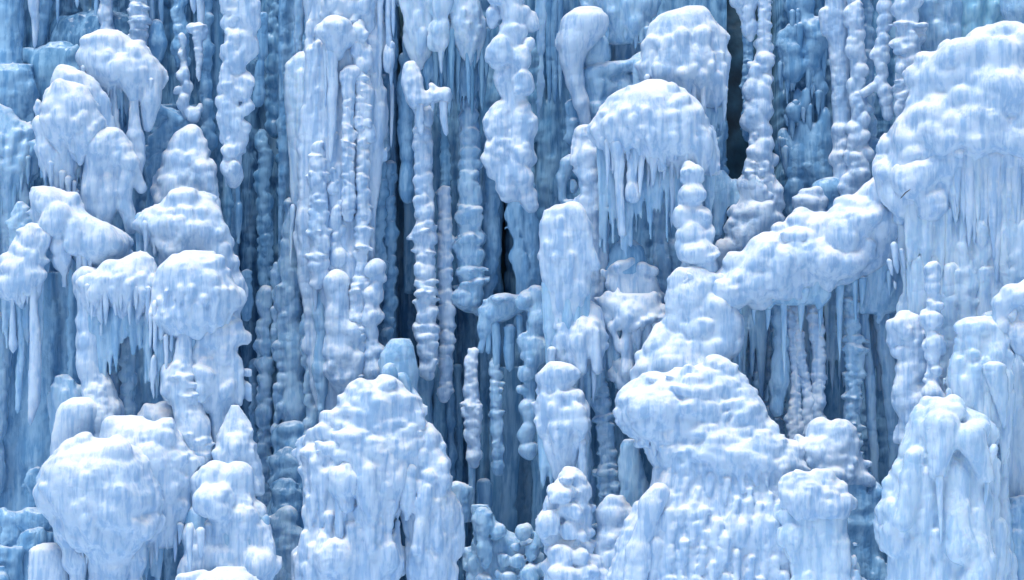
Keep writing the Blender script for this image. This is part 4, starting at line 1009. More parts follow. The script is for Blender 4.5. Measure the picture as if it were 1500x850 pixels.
p.cone(875, 120, 4, 876, 165, 6, 12)
t.done()
U4 = Thing('ice_mound', 'tall white hooded mound with long fingers behind the round topped dome', 'ice mound', 1.2, 'white', amp=.9)
p = U4.part('cap').tex((5, 62, 52), (3, 32, 27), (7, 17, 95, 60, 300)).body([(11, 1005, 1032), (16, 980, 1040), (24, 962, 1044), (35, 951, 1049), (50, 946, 1054), (65, 944, 1058), (80, 940, 1063), (95, 934, 1066), (110, 930, 1067), (120, 938, 1066), (132, 960, 1062), (150, 985, 1060)], .5)
p.knobs(20, 110, (10, 17), 1.7, emb=.85)
p.cone(998, 58, 10, 1003, 95, 7, 30).cone(1028, 55, 12, 1028, 90, 8, 28).cone(1048, 90, 9, 1055, 140, 6, 16)
p.fingers(60, 115, (6, 9), (25, 50), 2)
U4.icicle([(1028, 80, 8), (1028, 110, 5), (1028, 140, 4), (1030, 170, 5)], q=26)
U4.icicle([(1045, 110, 4), (1046, 122, 4), (1046, 130, 2)], q=20)
U4.fringe([(938, 122), (1062, 140)], 11, (25, 60), (3, 5), 18)
U4.part('drape', 'pale', vox=2.7).drips([(936, 108), (1064, 116)], (150, 240), (5, 8), 8)
U4.done()
column('blue draped pillar below the right shoulder of the tall hooded mound', .5, 'mid', [(1050, 100, 14), (1052, 160, 12), (1052, 220, 13), (1048, 300, 14), (1044, 400, 16)], 'beads', 8, dens=.5).done()

V_ = Thing('ice_mound', 'round topped white dome fringed with icicles and one long thin leg', 'ice mound', 2.0, 'white', amp=.9)
p = V_.part('cap').tex((5, 62, 52), (3, 32, 27), (7, 17, 95, 168, 400)).body([(119, 945, 976), (124, 925, 990), (132, 902, 1005), (142, 888, 1015), (154, 882, 1023), (166, 872, 1029), (180, 868, 1034), (195, 868, 1038), (208, 876, 1041), (220, 890, 1043), (232, 930, 1044), (250, 985, 1044)], .55)
p.knobs(125, 205, (10, 18), 1.6, emb=.85)
p.fingers(170, 215, (6, 10), (20, 50), 1.5, emb=.3)
p.cone(893, 185, 17, 902, 225, 10, 22)
p.cone(1028, 215, 13, 1020, 250, 7, 16)
V_.icicle([(899, 205, 13), (905, 240, 8), (908, 290, 6), (910, 352, 6)], q=24, name='leg')
for x, y0, y1, r, x1 in ((918, 195, 240, 5, 918), (930, 200, 262, 7, 929), (944, 190, 240, 6, 942), (956, 190, 276, 10, 955), (972, 200, 250, 7, 970), (978, 195, 226, 8, 978), (988, 190, 240, 5, 988), (1004, 200, 245, 8, 1003), (985, 240, 335, 6, 983), (937, 225, 290, 5, 936), (963, 215, 255, 5, 964)):
    V_.icicle([(x, y0, r * 1.1), (x, (y0 + y1) / 2, r * .8), (x1, y1, 1.3)], q=30 if y0 < 230 else 12)
p = V_.part('drip').path([(928, 225, 8), (926, 260, 9), (925, 288, 10)], 20)
V_.fringe([(885, 215), (1040, 235)], 18, (25, 70), (3, 5.5), 20)
V_.part('drape', 'pale', vox=2.7).drips([(880, 212), (1042, 228)], (260, 420), (5, 8), 12)
V_.done()
column('pale runnel under the fringe of the round topped dome', 1.2, 'pale', [(955, 255, 5), (962, 290, 9), (966, 340, 9), (968, 400, 8), (968, 450, 8)], amp=.5).done()
column('thin blue pillar behind the knobbed white column and the fringe', 1.0, 'mid', [(990, 300, 7), (988, 380, 7), (985, 440, 8)], amp=.6).done()
t = Thing('ice_mound', 'rough white drape with pits left of the round topped dome', 'ice mound', 1.6, 'white')
p = t.part('ice_mound').body([(185, 855, 868), (200, 849, 876), (225, 848, 884), (255, 850, 888), (285, 852, 890), (310, 848, 892), (340, 850, 890), (400, 860, 888), (450, 862, 885)], .5)
p.knobs(190, 320, (6, 11), 1.3, emb=.5).fingers(290, 360, (5, 8), (30, 60), 2)
t.done()
t = column('bent blue ice loop beside the rough white drape', 1.2, 'pale', [(848, 232, 8), (834, 242, 8)])
t.parts[0].path([(834, 242, 8), (824, 262, 7), (824, 292, 7)]).blob(840, 275, 7, 10).blob(832, 296, 14, 5); t.done()
t = Thing('ice_mound', 'group of small blue lobes in the recess left of the round topped dome', 'ice mound', .8, 'mid')
t.part('core').path([(845, 140, 10), (848, 220, 12)])
for a in ((838, 158, 8, 11), (842, 182, 9, 9), (838, 202, 9, 12), (846, 215, 8, 9)): t.lobe(*a, q=8)
t.done()
Wm = Thing('ice_mound', 'flat topped smooth white mound with folds running down', 'ice mound', 2.2, 'white', amp=.9)
p = Wm.part('ice_mound').tex((6, 60, 60), (3, 26, 50)).body([(303, 806, 842), (307, 797, 850), (320, 792, 856), (340, 790, 860), (365, 792, 863), (390, 795, 864), (415, 799, 864), (440, 803, 858), (480, 806, 846)], .5)
p.knobs(310, 430, (9, 16), 1.7, emb=.8).fingers(315, 380, (7, 10), (50, 90), 2, emb=.4)
p.cone(846, 315, 9, 872, 390, 8, 12)
Wm.part('drape', 'pale', vox=2.7).drips([(803, 432), (862, 425)], (470, 545), (5, 8), 8)
Wm.done()
t = Thing('ice_mound', 'glassy bluish bulb catching the end of the long thin leg', 'ice mound', 1.7, 'mid', amp=.6)
t.part('bulb').tex((2.5, 44, 40), (1.2, 16, 16)).body([(353, 908, 930), (358, 900, 938), (368, 896, 943), (380, 895, 946), (400, 892, 950)], .7)
t.part('crag', 'white').tex((7, 26, 24), (4, 13, 16)).body([(384, 900, 940), (396, 893, 955), (412, 889, 964), (440, 890, 968), (480, 892, 968)], .45, q=4).cone(905, 392, 7, 925, 384, 5, 18).cone(940, 392, 7, 960, 400, 5, 16)
t.done()
X = Thing('ice_column', 'upright white column of knobbed lobes next to the white ridge', 'ice column', 2.3, 'white')
X.part('core').path([(1014, 262, 12), (1016, 330, 16), (1018, 400, 20), (1010, 440, 24)])
for a in ((1013, 259, 17, 16), (1014, 286, 20, 17), (1003, 318, 13, 22), (1027, 318, 15, 16), (1012, 345, 20, 18), (1034, 346, 13, 16), (1020, 372, 26, 18), (1004, 366, 14, 18), (1034, 372, 14, 14), (1010, 412, 27, 14), (1032, 395, 18, 16)): X.lobe(*a, q=8)
X.done()
t = Thing('ice_mound', 'crowd of white lumps under the knobbed lobe column', 'ice mound', 2.4, 'white')
p = t.part('ice_mound').tex((8, 30, 27), (2.5, 14, 12)).body([(402, 992, 1030), (412, 984, 1048), (432, 983, 1062), (460, 978, 1072), (485, 968, 1078), (505, 948, 1076), (525, 932, 1070), (550, 925, 1062), (620, 925, 1050)], .45)
p.knobs(405, 560, (11, 21), 1.1, emb=.4, asp=(.8, 1.2))
t.done()
t = Thing('ice_mound', 'white saddle shaped crest with two horns and drips beneath', 'ice mound', 1.9, 'white', amp=1.1)
p = t.part('crest').body([(440, 884, 972), (452, 882, 978), (466, 882, 980), (478, 886, 975), (486, 896, 960)], .45).cone(888, 445, 8, 892, 430, 5, 6).cone(955, 446, 10, 958, 432, 5, 6).cone(904, 442, 8, 905, 424, 4, 6)
p.fingers(465, 482, (6, 8), (15, 30), 1.6).cone(917, 480, 9, 918, 545, 9, 12).cone(897, 480, 9, 905, 512, 4, 14).blob(905, 530, 12, 14).blob(916, 560, 14, 20).blob(898, 548, 9, 12)
for x, y1 in ((948, 500), (960, 508), (970, 496), (935, 515)): t.icicle([(x, 470, 6), (x, y1 - 8, 4), (x, y1, 1.4)], q=14)
t.part('drape', 'pale', vox=2.7).drips([(886, 474), (974, 474)], (505, 580), (4, 7), 6)
t.done()
Y_ = Thing('ice_mound', 'crowned white mound with thick drips above the ringed column', 'ice mound', 2.1, 'white')
p = Y_.part('cap').body([(435, 846, 862), (444, 838, 872), (455, 826, 878), (468, 812, 883), (482, 804, 885), (500, 801, 885), (518, 803, 882), (535, 812, 872), (550, 822, 856)], .5)
p.knobs(440, 530, (9, 16), 1.5, emb=.6).fingers(470, 515, (7, 10), (30, 55), 1.6)
p.cone(868, 488, 10, 872, 540, 6, 22).cone(848, 500, 10, 852, 540, 8, 20)
Y_.fringe([(806, 520), (880, 525)], 8, (25, 70), (3.5, 6), 16)
Y_.part('drape', 'pale', vox=2.7).drips([(804, 515), (884, 518)], (560, 650), (5, 8), 8)
Y_.done()
column('smooth pale pillar beneath the crowned white mound', 1.6, 'pale', [(852, 520, 12), (850, 600, 11), (855, 680, 12), (862, 760, 12), (864, 812, 10)], amp=.6).done()
column('ringed pale column beneath the thick drips', 1.8, 'pale', [(878, 545, 10), (878, 590, 13), (888, 630, 15), (892, 680, 16), (894, 730, 17), (896, 790, 22)], 'plates', st=.45, jit=.05).done()
t = Thing('ice_mound', 'leaf shaped white mound with knobs hanging left of the ringed column', 'ice mound', 2.4, 'white')
p = t.part('cap').body([(560, 800, 814), (568, 793, 828), (582, 788, 845), (600, 787, 856), (620, 788, 859), (645, 795, 857), (668, 803, 852), (692, 813, 845), (710, 822, 838)], .55)
p.knobs(565, 650, (8, 14), 1.5, emb=.6).fingers(580, 650, (6, 9), (40, 70), 1.8).blob(847, 612, 10, 17, 10, 22).blob(820, 548, 20, 12, 14, 4)
t.icicle([(853, 640, 6), (853, 690, 7), (853, 715, 7), (854, 733, 3)], q=16, rib=.2)
t.part('drape', 'pale', vox=2.7).drips([(792, 645), (857, 650)], (690, 760), (4, 7), 6)
t.done()
t = Thing('ice_mound', 'tumbled pile of white blocks at the foot of the leaf shaped mound', 'ice mound', 2.7, 'white')
t.part('core').body([(705, 820, 845), (730, 802, 852), (770, 798, 850), (810, 806, 870), (850, 806, 890), (GB + 20, 800, 900)], .45).knobs(700, 850, (9, 16), 1.2, emb=.4)
for a in ((820, 722, 24, 17), (834, 746, 18, 14), (806, 766, 17, 23), (832, 776, 14, 16), (820, 812, 19, 18), (848, 784, 9, 10), (828, 842, 24, 16), (830, 702, 13, 10), (850, 815, 14, 12), (858, 838, 18, 14)): t.lobe(*a, q=26)
t.done()
t = Thing('ice_mound', 'glazed stump with a round top between ringed column and widest mound', 'ice mound', 2.1, 'pale', amp=.7)
t.part('ice_mound').tex((2.5, 44, 40), (1.2, 16, 16)).body([(645, 912, 934), (652, 906, 938), (668, 905, 941), (700, 907, 945), (740, 908, 950), (800, 905, 955)], .6)
t.done()
t = Thing('ice_mound', 'small white heap before the glazed stump', 'ice mound', 2.5, 'white')
t.part('ice_mound').body([(735, 893, 912), (742, 885, 922), (760, 882, 926), (790, 878, 930), (830, 872, 935), (GB + 10, 870, 940)], .5).knobs(735, 850, (8, 15), 1.25, emb=.4)
t.done()

# widest mound AA
AA = Thing('ice_mound', 'widest white mound, quilted snow above and pebbly finger runnels below', 'ice mound', 3.0, 'white', vox=2.9)
p = AA.part('body').tex((9, 60, 50), (7, 36, 20, 500, 700), (3.0, 14, 10)).body([(534, 1022, 1062), (540, 985, 1071), (546, 958, 1077), (556, 938, 1084), (568, 924, 1091), (582, 915, 1099), (600, 910, 1110), (620, 910, 1120), (640, 920, 1136), (655, 940, 1155), (672, 955, 1173), (690, 960, 1195), (705, 955, 1212), (722, 944, 1222), (742, 932, 1228), (770, 920, 1232), (800, 910, 1235), (860, 900, 1240), (GB + 25, 890, 1250)], .34)
p.knobs(536, 690, (12, 21), 1.2, asp=(.5, .8), emb=.62, flat=.7)
p.fingers(670, 850, (7, 11), (14, 40), 1.5, emb=.1, xr=(975, 1150), tap=.75)
p.fingers(690, 850, (8, 12), (40, 80), 2.0, emb=.3, xr=(905, 980))
p.blob(958, 604, 38, 38, 34, 22, k=8)
AA.part('fold').cone(952, 740, 14, 935, 800, 13, 40).cone(935, 800, 13, 928, 870, 16, 40).cone(965, 720, 12, 952, 740, 14, 40)
for x, y0, y1, r in ((955, 635, 668, 7), (945, 630, 655, 6), (966, 640, 685, 6), (975, 650, 690, 6)): AA.icicle([(x, y0 - 6, r), (x + 2, (y0 + y1) / 2, r * .8), (x + 3, y1, 1.5)], q=24)
AA.done()
BB = Thing('ice_mound', 'snow capped pale block of smooth ice on the flank of the widest mound', 'ice mound', 3.5, 'white', amp=.7)
p = BB.part('block', 'glaze').body([(718, 1152, 1220), (730, 1144, 1230), (750, 1142, 1238), (780, 1146, 1245), (798, 1150, 1249), (802, 1156, 1246), (860, 1152, 1258), (GB + 28, 1148, 1275)], .4)
p = BB.part('cap').body([(694, 1170, 1196), (702, 1156, 1212), (714, 1146, 1224), (728, 1142, 1232), (742, 1146, 1238), (752, 1160, 1232)], .46).knobs(698, 748, (9, 15), 1.05, emb=.4).fingers(735, 748, (7, 10), (10, 20), 1.5)
BB.done()
CC = Thing('ice_mound', 'knobbly white cap on a smooth blue base behind the snow capped block', 'ice mound', 2.85, 'white')
p = CC.part('base', 'mid').body([(690, 1180, 1276), (720, 1195, 1284), (780, 1200, 1290), (860, 1205, 1296), (GB + 20, 1205, 1300)], .4)
p = CC.part('cap').tex((5, 26, 20), (2, 12, 10)).body([(626, 1202, 1224), (633, 1190, 1240), (646, 1174, 1254), (660, 1158, 1266), (678, 1152, 1274), (695, 1165, 1278), (706, 1190, 1276)], .5).knobs(630, 705, (9, 17), 1.15, emb=.5)
CC.done()

# ------------------------------------------------------------------ right: ridge, buttress
DD = Thing('ice_ridge', 'white lumpy ridge climbing like a sloping branch to the buttress', 'ice ridge', 2.4, 'white', vox=2.8)
p = DD.part('ice_ridge').tex((8, 44, 34), (5, 24, 18), (2, 12, 10))
R = [(1050, 432, 26), (1090, 408, 34), (1130, 388, 46), (1175, 378, 50), (1220, 368, 50), (1262, 346, 52), (1300, 308, 48), (1336, 262, 38)]
for a, b in zip(R[:-1], R[1:]): p.cone(a[0], a[1], a[2], b[0], b[1], b[2], 0, 0, 8, .5)
for i in range(110):
    t_ = rnd.uniform(0, 6.99); j = int(t_); u = t_ - j
    cx, cy, cr = [R[j][m] * (1 - u) + R[j + 1][m] * u for m in range(3)]
    a = rnd.uniform(-1.5, 1.2); b = rnd.uniform(.1, 1.45); rr = rnd.choice((9, 11, 14, 17, 22, 27))
    p.blob(cx + rnd.uniform(-12, 12), cy + cr * math.sin(a) * .86, rr * rnd.uniform(.9, 1.3), rr * rnd.uniform(.65, 1), rr * .8, cr * .6 * math.cos(a) - rr * .25, rnd.gauss(-.3, .3), 2.5)
for x in (1118, 1130, 1150, 1165, 1190, 1208): p.cone(x, 395, 15, x + 2, 418 + rnd.uniform(-8, 14), 9, 14)
DD.fringe([(1066, 440), (1110, 440), (1215, 428), (1330, 400)], 11, (30, 170), (3.5, 7.5), 2, 'pale')
DD.part('icicle_row', 'pale', vox=2.7).drips([(1062, 440), (1115, 432), (1215, 425), (1335, 395)], (490, 640), (4.5, 8), -52, 2.0, bow=.05)
DD.done()
t = Thing('ice_drapery', 'smooth pale wall of ice hanging from the underside of the white ridge', 'ice curtain', 2.3, 'pale', amp=.7)
p = t.part('ice_drapery').tex((2.5, 40, 50), (1.5, 14, 20)).body([(350, 1120, 1205), (380, 1106, 1214), (410, 1104, 1216), (428, 1110, 1214), (438, 1122, 1206)], .42, q=10).fingers(400, 432, (7, 11), (10, 20), 1.8, emb=.4)
t.done()
t = Thing('ice_drapery', 'pale hollow face of ice where the ridge meets the buttress', 'ice curtain', 2.2, 'pale', amp=.7)
p = t.part('face').tex((2.5, 40, 60)).body([(330, 1225, 1330), (370, 1216, 1335), (405, 1218, 1332), (430, 1224, 1326), (450, 1236, 1318)], .3, q=0).fingers(350, 420, (8, 12), (30, 60), 2.2, emb=.5)
p = t.part('fold', 'white').cone(1225, 365, 22, 1232, 400, 9, 14).cone(1255, 355, 22, 1260, 392, 10, 14).cone(1290, 345, 20, 1296, 385, 8, 14)
t.done()
FR = (('slim pale column at the knobbly end of the row under the ridge', [(1142, 425, 8), (1144, 500, 9), (1140, 560, 11), (1138, 600, 8)], 'pale', 'plain'),
 ('flat pale slab with drips in the row under the ridge', [(1140, 490, 12), (1141, 530, 12), (1138, 575, 8)], 'mid', 'plain'),
 ('ribbed white column joined at its foot under the ridge', [(1155, 425, 7), (1162, 500, 8), (1166, 560, 9), (1163, 610, 12), (1164, 655, 11)], 'white', 'plates'),
 ('leaning ribbed column crossing to a shared knobbly foot', [(1158, 425, 7), (1168, 480, 8), (1176, 540, 9), (1184, 590, 10), (1182, 650, 12)], 'white', 'plates'),
 ('broad ribbed column with an edge frill under the ridge', [(1188, 425, 14), (1196, 480, 14), (1200, 520, 13), (1198, 580, 11), (1194, 645, 12)], 'white', 'plates'),
 ('smooth blue sheet column between the broad ribbed columns', [(1222, 410, 13), (1220, 500, 15), (1222, 600, 15), (1222, 700, 16)], 'blue', 'plain'),
 ('broad pale ribbed column right of the smooth blue sheet', [(1246, 420, 16), (1248, 480, 15), (1252, 540, 14), (1248, 600, 15), (1250, 655, 14)], 'pale', 'plates'))
for i, (lab, pts, m, st) in enumerate(FR):
    t = column(lab, 2.2 - (.5 if m in ('mid', 'blue') else 0), m, pts, st, amp=.7, **({'st': .7, 'jit': .03} if st == 'plates' else {}))
    if m == 'white': t.parts[0].beads([(pts[-2][0], pts[-2][1], pts[-2][2]), (pts[-1][0], pts[-1][1] + 20, pts[-1][2])], 7)
    t.done()
hang('longest glassy icicle running from the ridge nearly to the ground', 2.1, [(1260, 395, 10), (1266, 480, 9), (1273, 560, 9), (1279, 640, 7), (1283, 720, 5.5), (1285, 790, 5), (1286, 890, 3)], 'pale', step=6)
hang('second long smooth icicle beside the longest one', 2.0, [(1284, 395, 13), (1294, 480, 13), (1302, 560, 12), (1308, 630, 9), (1308, 670, 7), (1304, 695, 3)], 'pale', step=6)
column('blue rod hidden behind the two long smooth icicles', 1.0, 'blue', [(1282, 430, 12), (1288, 560, 12), (1294, 700, 12), (1296, GB, 12)], amp=.5).done()
for i, (x0, y0, x1, y1, r) in enumerate(((1075, 450, 1084, 560, 9), (1088, 440, 1092, 520, 8), (1095, 500, 1100, 580, 8), (1108, 450, 1112, 540, 8), (1120, 450, 1126, 560, 8), (1112, 535, 1114, 585, 7), (1070, 480, 1098, 600, 10))):
    column('string of little pale knobs on the blue face beside the widest mound', 1.5 + .05 * i, 'pale', [(x0, y0, r * .8), ((x0 + x1) / 2, (y0 + y1) / 2, r), (x1, y1, r * .5)], 'beads', 7, group='knob strings under the ridge').done()
t = Thing('ice_mound', 'banded knob stack at the bottom of the knob strings', 'ice mound', 1.7, 'pale')
t.part('ice_mound').plates([(1133, 580, 8), (1134, 600, 16), (1132, 630, 18), (1132, 680, 20)], .5); t.done()

# upper right columns
t = Thing('icicle', 'knob ended icicle hanging beside the tall knobbly column', 'icicle', 1.1, 'white')
t.part('icicle').beads([(1086, -60, 22), (1090, 0, 17), (1095, 25, 13), (1096, 45, 10), (1099, 58, 3)], 9); t.done()
t = Thing('ice_column', 'tall knobbly white column widening into a heaped foot', 'ice column', 1.1, 'white')
p = t.part('shaft').plates([(1120, -60, 13), (1120, 30, 12), (1119, 80, 14), (1115, 110, 19), (1112, 160, 19), (1110, 220, 19), (1112, 270, 22), (1114, 310, 27)], .6, 0, .08)
p.beads([(1114, 90, 19), (1110, 200, 19), (1112, 290, 24)], 11, core=.5)
p = t.part('foot').body([(275, 1095, 1132), (295, 1084, 1140), (315, 1072, 1146), (335, 1062, 1147), (355, 1058, 1142), (380, 1055, 1130), (420, 1055, 1120)], .55).knobs(270, 385, (9, 16), 1.0, emb=.35)
t.done()
column('blue banded column behind the knob ended icicle', .4, 'mid', [(1094, 40, 10), (1096, 80, 10), (1096, 120, 12), (1098, 200, 12)], 'plates', st=.6).done()
t = Thing('ice_mound', 'pair of drooping bluish lobes beside the dark crevice', 'ice mound', 1.1, 'pale', amp=.7)
t.part('ice_mound').tex((2.5, 44, 40), (1.2, 16, 16)).body([(250, 1050, 1062), (260, 1042, 1070), (280, 1038, 1074), (300, 1040, 1070), (320, 1044, 1064), (345, 1046, 1060)], .6)
t.lobe(1078, 290, 12, 26, q=4); t.done()
# ragged drapery
t = Thing('ice_drapery', 'ragged blue ice drapery hung with broken fringes between the columns', 'ice curtain', .2, 'mid')
p = t.part('drapery')
RAG = ((1150, 62, 12, 14), (1158, 82, 14, 16), (1160, 45, 9, 12), (1148, 85, 7, 10), (1162, 105, 13, 18), (1190, 92, 9, 10), (1195, 60, 14, 24), (1180, 25, 14, 40), (1165, 10, 12, 24), (1160, 165, 11, 13), (1168, 145, 6, 14), (1180, 150, 7, 16), (1200, 125, 8, 16), (1148, 198, 9, 12), (1152, 212, 12, 14), (1180, 205, 16, 26), (1205, 210, 12, 40), (1170, 235, 10, 20), (1195, 245, 14, 40), (1165, 290, 12, 30))
for x, y, rx, ry in RAG: p.blob(x, y, rx * 1.1, ry * 1.1, rx * .9, rnd.uniform(-6, 6))
for i in range(72):
    bx_, by_, brx, bry = rnd.choice(RAG); x = bx_ + rnd.uniform(-.8, .8) * brx; y0 = by_ + bry * rnd.uniform(.1, .5); L = rnd.uniform(18, 52); r = rnd.uniform(2.2, 5)
    t.icicle([(x, y0, r + 1.5), (x, y0 + L * .6, r), (x + 1, y0 + L, .9)], q=rnd.uniform(0, 8), mat=rnd.choice(('pale', 'mid', 'mid')), ns=7)
t.done()
t = Thing('ice_mound', 'rounded white stump standing behind the crest of the ridge', 'ice mound', 1.2, 'white')
t.part('ice_mound').body([(280, 1177, 1194), (288, 1174, 1200), (310, 1174, 1202), (360, 1174, 1204)], .8).knobs(285, 330, (6, 10), 1.2); t.done()
t = Thing('ice_mound', 'bluish knobbed stump next to the rounded white stump', 'ice mound', 1.1, 'mid')
t.part('ice_mound').body([(276, 1206, 1222), (286, 1203, 1227), (320, 1204, 1228), (360, 1204, 1230)], .8).knobs(276, 330, (6, 10), 1.1); t.done()
t = column('smooth white column with a broad top edged by finger drips', 1.0, 'white', [(1226, -60, 20), (1226, 20, 18), (1228, 50, 15), (1230, 90, 13), (1231, 150, 13), (1234, 190, 14), (1236, 250, 15), (1232, 330, 18)], amp=.9)
for x in (1206, 1211, 1216): t.parts[0].cone(x, 20, 8, x, 50, 3, 6)
t.parts[0].beads([(1234, 190, 14), (1236, 250, 15), (1232, 325, 18)], 9); t.done()
column('knobbly white column between the finger edged column and the branching one', 1.25, 'white', [(1252, -60, 10), (1252, 20, 10), (1252, 60, 12), (1256, 110, 12), (1260, 160, 14), (1258, 220, 16), (1248, 300, 20)], 'beads', 10).done()
t = column('branching knotted column with a blunt dangling end', 1.35, 'white', [(1298, -60, 6), (1296, 30, 7), (1292, 70, 8), (1290, 100, 9), (1294, 135, 9), (1299, 160, 6), (1300, 172, 3)], 'beads', 8)
t.parts[0].cone(1291, 120, 7, 1264, 138, 7).cone(1285, 70, 5, 1278, 82, 6); t.done()
column('pale knotted strand right of the knobbly white column', .9, 'pale', [(1272, -60, 6), (1270, 30, 7), (1272, 80, 7), (1268, 150, 9), (1275, 210, 12), (1262, 270, 14)], 'beads', 9).done()
column('thick white column of big smooth scales', 1.7, 'white', [(1328, -60, 22), (1328, 0, 22), (1330, 60, 23), (1330, 110, 21), (1326, 150, 19), (1322, 195, 14), (1314, 230, 16)], 'plates', st=.85, jit=.03, tilt=.3, sc=1.0).done()
t = Thing('ice_drapery', 'pale teal glazed drape behind the top of the buttress', 'ice curtain', 1.2, 'teal', amp=.7)
p = t.part('teal_sheet').body([(-60, 1380, 1490), (20, 1385, 1480), (60, 1395, 1460), (100, 1400, 1450), (130, 1405, 1440)], .25).fingers(-40, 60, (6, 9), (40, 70), 2.4, emb=.6)
p = t.part('white_sheet', 'pale').body([(-60, 1352, 1405), (20, 1352, 1402), (60, 1353, 1400), (100, 1356, 1396)], .4, q=8).fingers(-40, 60, (6, 10), (30, 60), 1.8)
t.done()
t = Thing('ice_mound', 'glazed white bulge hanging over the top of the buttress', 'ice mound', 1.6, 'pale', amp=.7)
t.part('ice_mound').tex((2.5, 44, 40), (1.2, 16, 16)).body([(-60, 1470, 1560), (0, 1465, 1560), (20, 1466, 1560), (34, 1475, 1550)], .4); t.done()

OO = Thing('ice_buttress', 'great white buttress of billowing lumps with glazed drapes below', 'ice buttress', 2.8, 'white', vox=3.1)
p = OO.part('crown').tex((14, 54, 46), (5, 26, 22)).body([(36, 1454, 1470), (48, 1442, 1520), (66, 1434, 1560), (80, 1375, 1590), (92, 1354, 1600), (112, 1344, 1600), (145, 1336, 1600), (175, 1328, 1600), (205, 1312, 1600), (228, 1300, 1590), (240, 1296, 1480), (260, 1292, 1400), (300, 1300, 1380)], .38)
p.knobs(50, 215, (14, 26), 1.05, emb=.4, asp=(.7, 1.0)).knobs(200, 300, (11, 20), 1.15, emb=.5)
p = OO.part('drape', 'glaze', amp=.8).tex((6, 26, 90), (3, 14, 30)).body([(200, 1370, 1560), (225, 1345, 1580), (260, 1330, 1590), (300, 1322, 1600), (350, 1322, 1600), (400, 1325, 1600), (450, 1330, 1600), (500, 1335, 1600), (560, 1340, 1600), (640, 1345, 1600), (720, 1360, 1600), (GB + 20, 1370, 1600)], .36, q=-20)
p.fingers(225, 330, (8, 14), (60, 120), 1.7, emb=.45).fingers(330, 560, (8, 13), (40, 90), 2.2, emb=.3).knobs(380, 600, (8, 13), 2.0, emb=.3)
p.cone(1420, 222, 30, 1418, 290, 18, 20, 22, 8).cone(1452, 235, 22, 1454, 330, 14, 20, 20, 8)
for x, y0, y1, r in ((1412, 270, 366, 9), (1419, 290, 362, 5), (1436, 270, 350, 8), (1404, 280, 330, 6), (1452, 300, 420, 9), (1470, 250, 400, 8), (1484, 230, 330, 6), (1497, 220, 350, 8), (1392, 260, 320, 5)):
    OO.icicle([(x, 215, r * 1.3), (x + 1, (y0 + y1) / 2, r * .8), (x + 2, y1, 1.2)], q=36)
for x, y0, y1, r in ((1308, 355, 402, 5), (1318, 365, 398, 4), (1300, 380, 405, 4)): OO.icicle([(x, y0, r), (x + 3, y1 - 12, r * .9), (x + 5, y1, 1.5)], q=14)
OO.fringe([(1395, 235), (1520, 240)], 16, (60, 190), (5, 10), 36)
p = OO.part('lower_billows').tex((7, 40, 34), (4, 20, 17), (2, 12, 11))
for a in ((1335, 262, 34, 30), (1380, 238, 32, 28), (1424, 214, 36, 34), (1472, 232, 30, 28), (1508, 220, 32, 30), (1358, 300, 24, 26), (1550, 230, 34, 30), (1392, 268, 18, 22), (1456, 262, 18, 20)): p.blob(a[0], a[1], a[2], a[3], a[2] * .8, 24, 0, 6)
OO.part('icicle_row', 'glaze', vox=2.8).drips([(1330, 308), (1388, 262)], (350, 440), (6, 10), 26, bow=.1).drips([(1394, 240), (1452, 236)], (300, 376), (6, 11), 34, bow=.2).drips([(1456, 262), (1500, 236), (1590, 240)], (320, 460), (6, 11), 30, bow=.1)
OO.part('icicle_row', 'glaze', vox=2.8).drips([(1335, 400), (1420, 420), (1500, 400), (1590, 410)], (500, 660), (7, 12), 22, 1.5, bow=.1)
OO.done()
t = column('chain of round white knobs running down the glazed drapes of the buttress', 3.55, 'white', [(1364, 395, 10), (1368, 450, 11), (1367, 500, 10), (1366, 550, 12), (1370, 590, 14)], 'beads', 12, asp=(.8, 1.0)); t.done()
t = Thing('ice_mound', 'white knuckled arm of lumps jutting beside the second long icicle', 'ice mound', 3.2, 'white')
p = t.part('ice_mound').body([(466, 1304, 1326), (474, 1300, 1340), (490, 1302, 1352), (510, 1314, 1356), (540, 1322, 1358), (570, 1322, 1360), (610, 1326, 1364), (660, 1330, 1370)], .6).knobs(465, 640, (8, 15), 1.1, emb=.4); t.done()
t = Thing('ice_mound', 'glossy white cone mound with a big tooth icicle on the buttress', 'ice mound', 3.7, 'glaze', amp=.8)
p = t.part('cap').body([(467, 1428, 1458), (474, 1412, 1464), (490, 1406, 1470), (515, 1402, 1474), (545, 1396, 1476), (575, 1392, 1476), (600, 1396, 1470), (640, 1400, 1465)], .5).knobs(470, 560, (10, 16), 1.8, emb=.8).fingers(500, 560, (8, 12), (40, 70), 2.0, emb=.4)
t.icicle([(1450, 530, 20), (1458, 570, 15), (1463, 600, 8), (1465, 628, 2)], q=30, step=4); t.part('drape', 'glaze', vox=2.7).drips([(1396, 590), (1474, 595)], (640, 730), (5, 9), 12); t.done()
t = Thing('ice_mound', 'curled white hood of ice beside the glossy cone mound', 'ice mound', 3.7, 'white', amp=.8)
t.part('ice_mound').cone(1462, 480, 10, 1466, 450, 12, 6).cone(1466, 450, 12, 1482, 432, 14, 6).cone(1482, 432, 14, 1520, 428, 18, 6).blob(1497, 490, 16, 27, 14, 4).cone(1510, 440, 16, 1512, 520, 14); t.done()
RR = Thing('ice_mound', 'wide translucent white mound with beaded outline at the foot of the buttress', 'ice mound', 3.9, 'glaze', vox=2.9, amp=.8)
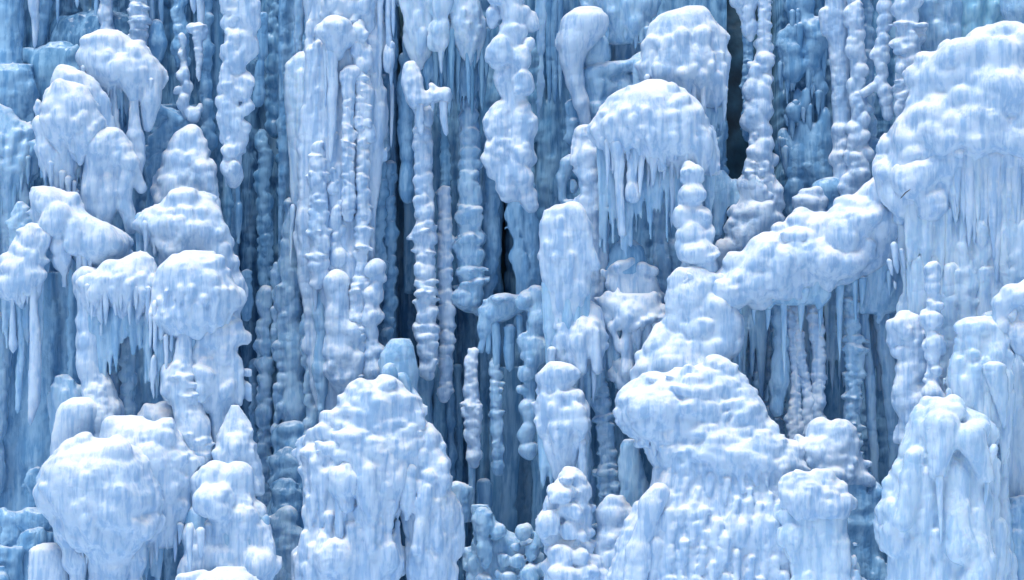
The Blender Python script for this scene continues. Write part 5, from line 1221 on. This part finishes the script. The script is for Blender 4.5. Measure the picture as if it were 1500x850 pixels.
p = RR.part('body').tex((6, 34, 44), (2.2, 14, 14), (4, 18, 60, 680, 990)).body([(590, 1368, 1402), (597, 1352, 1416), (608, 1342, 1440), (622, 1337, 1450), (645, 1330, 1457), (668, 1317, 1460), (690, 1305, 1461), (718, 1297, 1462), (745, 1291, 1463), (765, 1290, 1463), (800, 1299, 1465), (850, 1303, 1470), (GB + 30, 1305, 1480)], .42)
p.knobs(592, 800, (9, 15), 1.25, emb=.35, xr=(1280, 1350)).knobs(592, 700, (12, 20), 1.6, emb=.6).fingers(650, 800, (7, 11), (40, 90), 2.2, emb=.3, xr=(1340, 1470))
p.cone(1300, 775, 9, 1306, 805, 8, 20).cone(1375, 625, 26, 1366, 690, 12, 36, 44, 6).cone(1415, 640, 22, 1440, 700, 12, 40, 40, 6).cone(1395, 690, 14, 1400, 800, 22, 26, 42, 10).cone(1335, 670, 14, 1322, 760, 15, 30, 34, 5).cone(1432, 710, 14, 1425, 860, 26, 18, 44, 10).blob(1385, 606, 26, 18, 22, 20).blob(1425, 630, 22, 16, 18, 26)
RR.icicle([(1368, 690, 7), (1370, 740, 4), (1371, 795, 1.2)], q=48); RR.icicle([(1448, 650, 8), (1440, 690, 5), (1436, 740, 2)], q=40)
RR.done()
column('tall smooth pale pillar right of the translucent mound', 3.5, 'glaze', [(1466, 560, 10), (1466, 640, 12), (1464, 720, 12), (1468, 800, 18), (1470, GB + 20, 22)], amp=.6).done()
t = Thing('ice_mound', 'pale heap with knobs right of the tall smooth pillar', 'ice mound', 3.3, 'pale')
t.part('ice_mound').body([(730, 1488, 1530), (745, 1480, 1560), (800, 1478, 1570), (GB + 20, 1476, 1580)], .5).knobs(730, 860, (9, 15), 1.4); t.done()
t = Thing('twig', 'short dark twig stuck in the white ridge', 'twig', 3.0, 'twig')
V0 = []
t.icicle([(1329, 280, 1.1), (1322, 285, 1.2), (1314, 294, .8)], q=32, ns=6, rib=.05, wob=.02, step=2); t.done()

print('TRIS', TRIS, 'objects', len(bpy.data.objects), 'script s', round(time.time() - T0, 1))
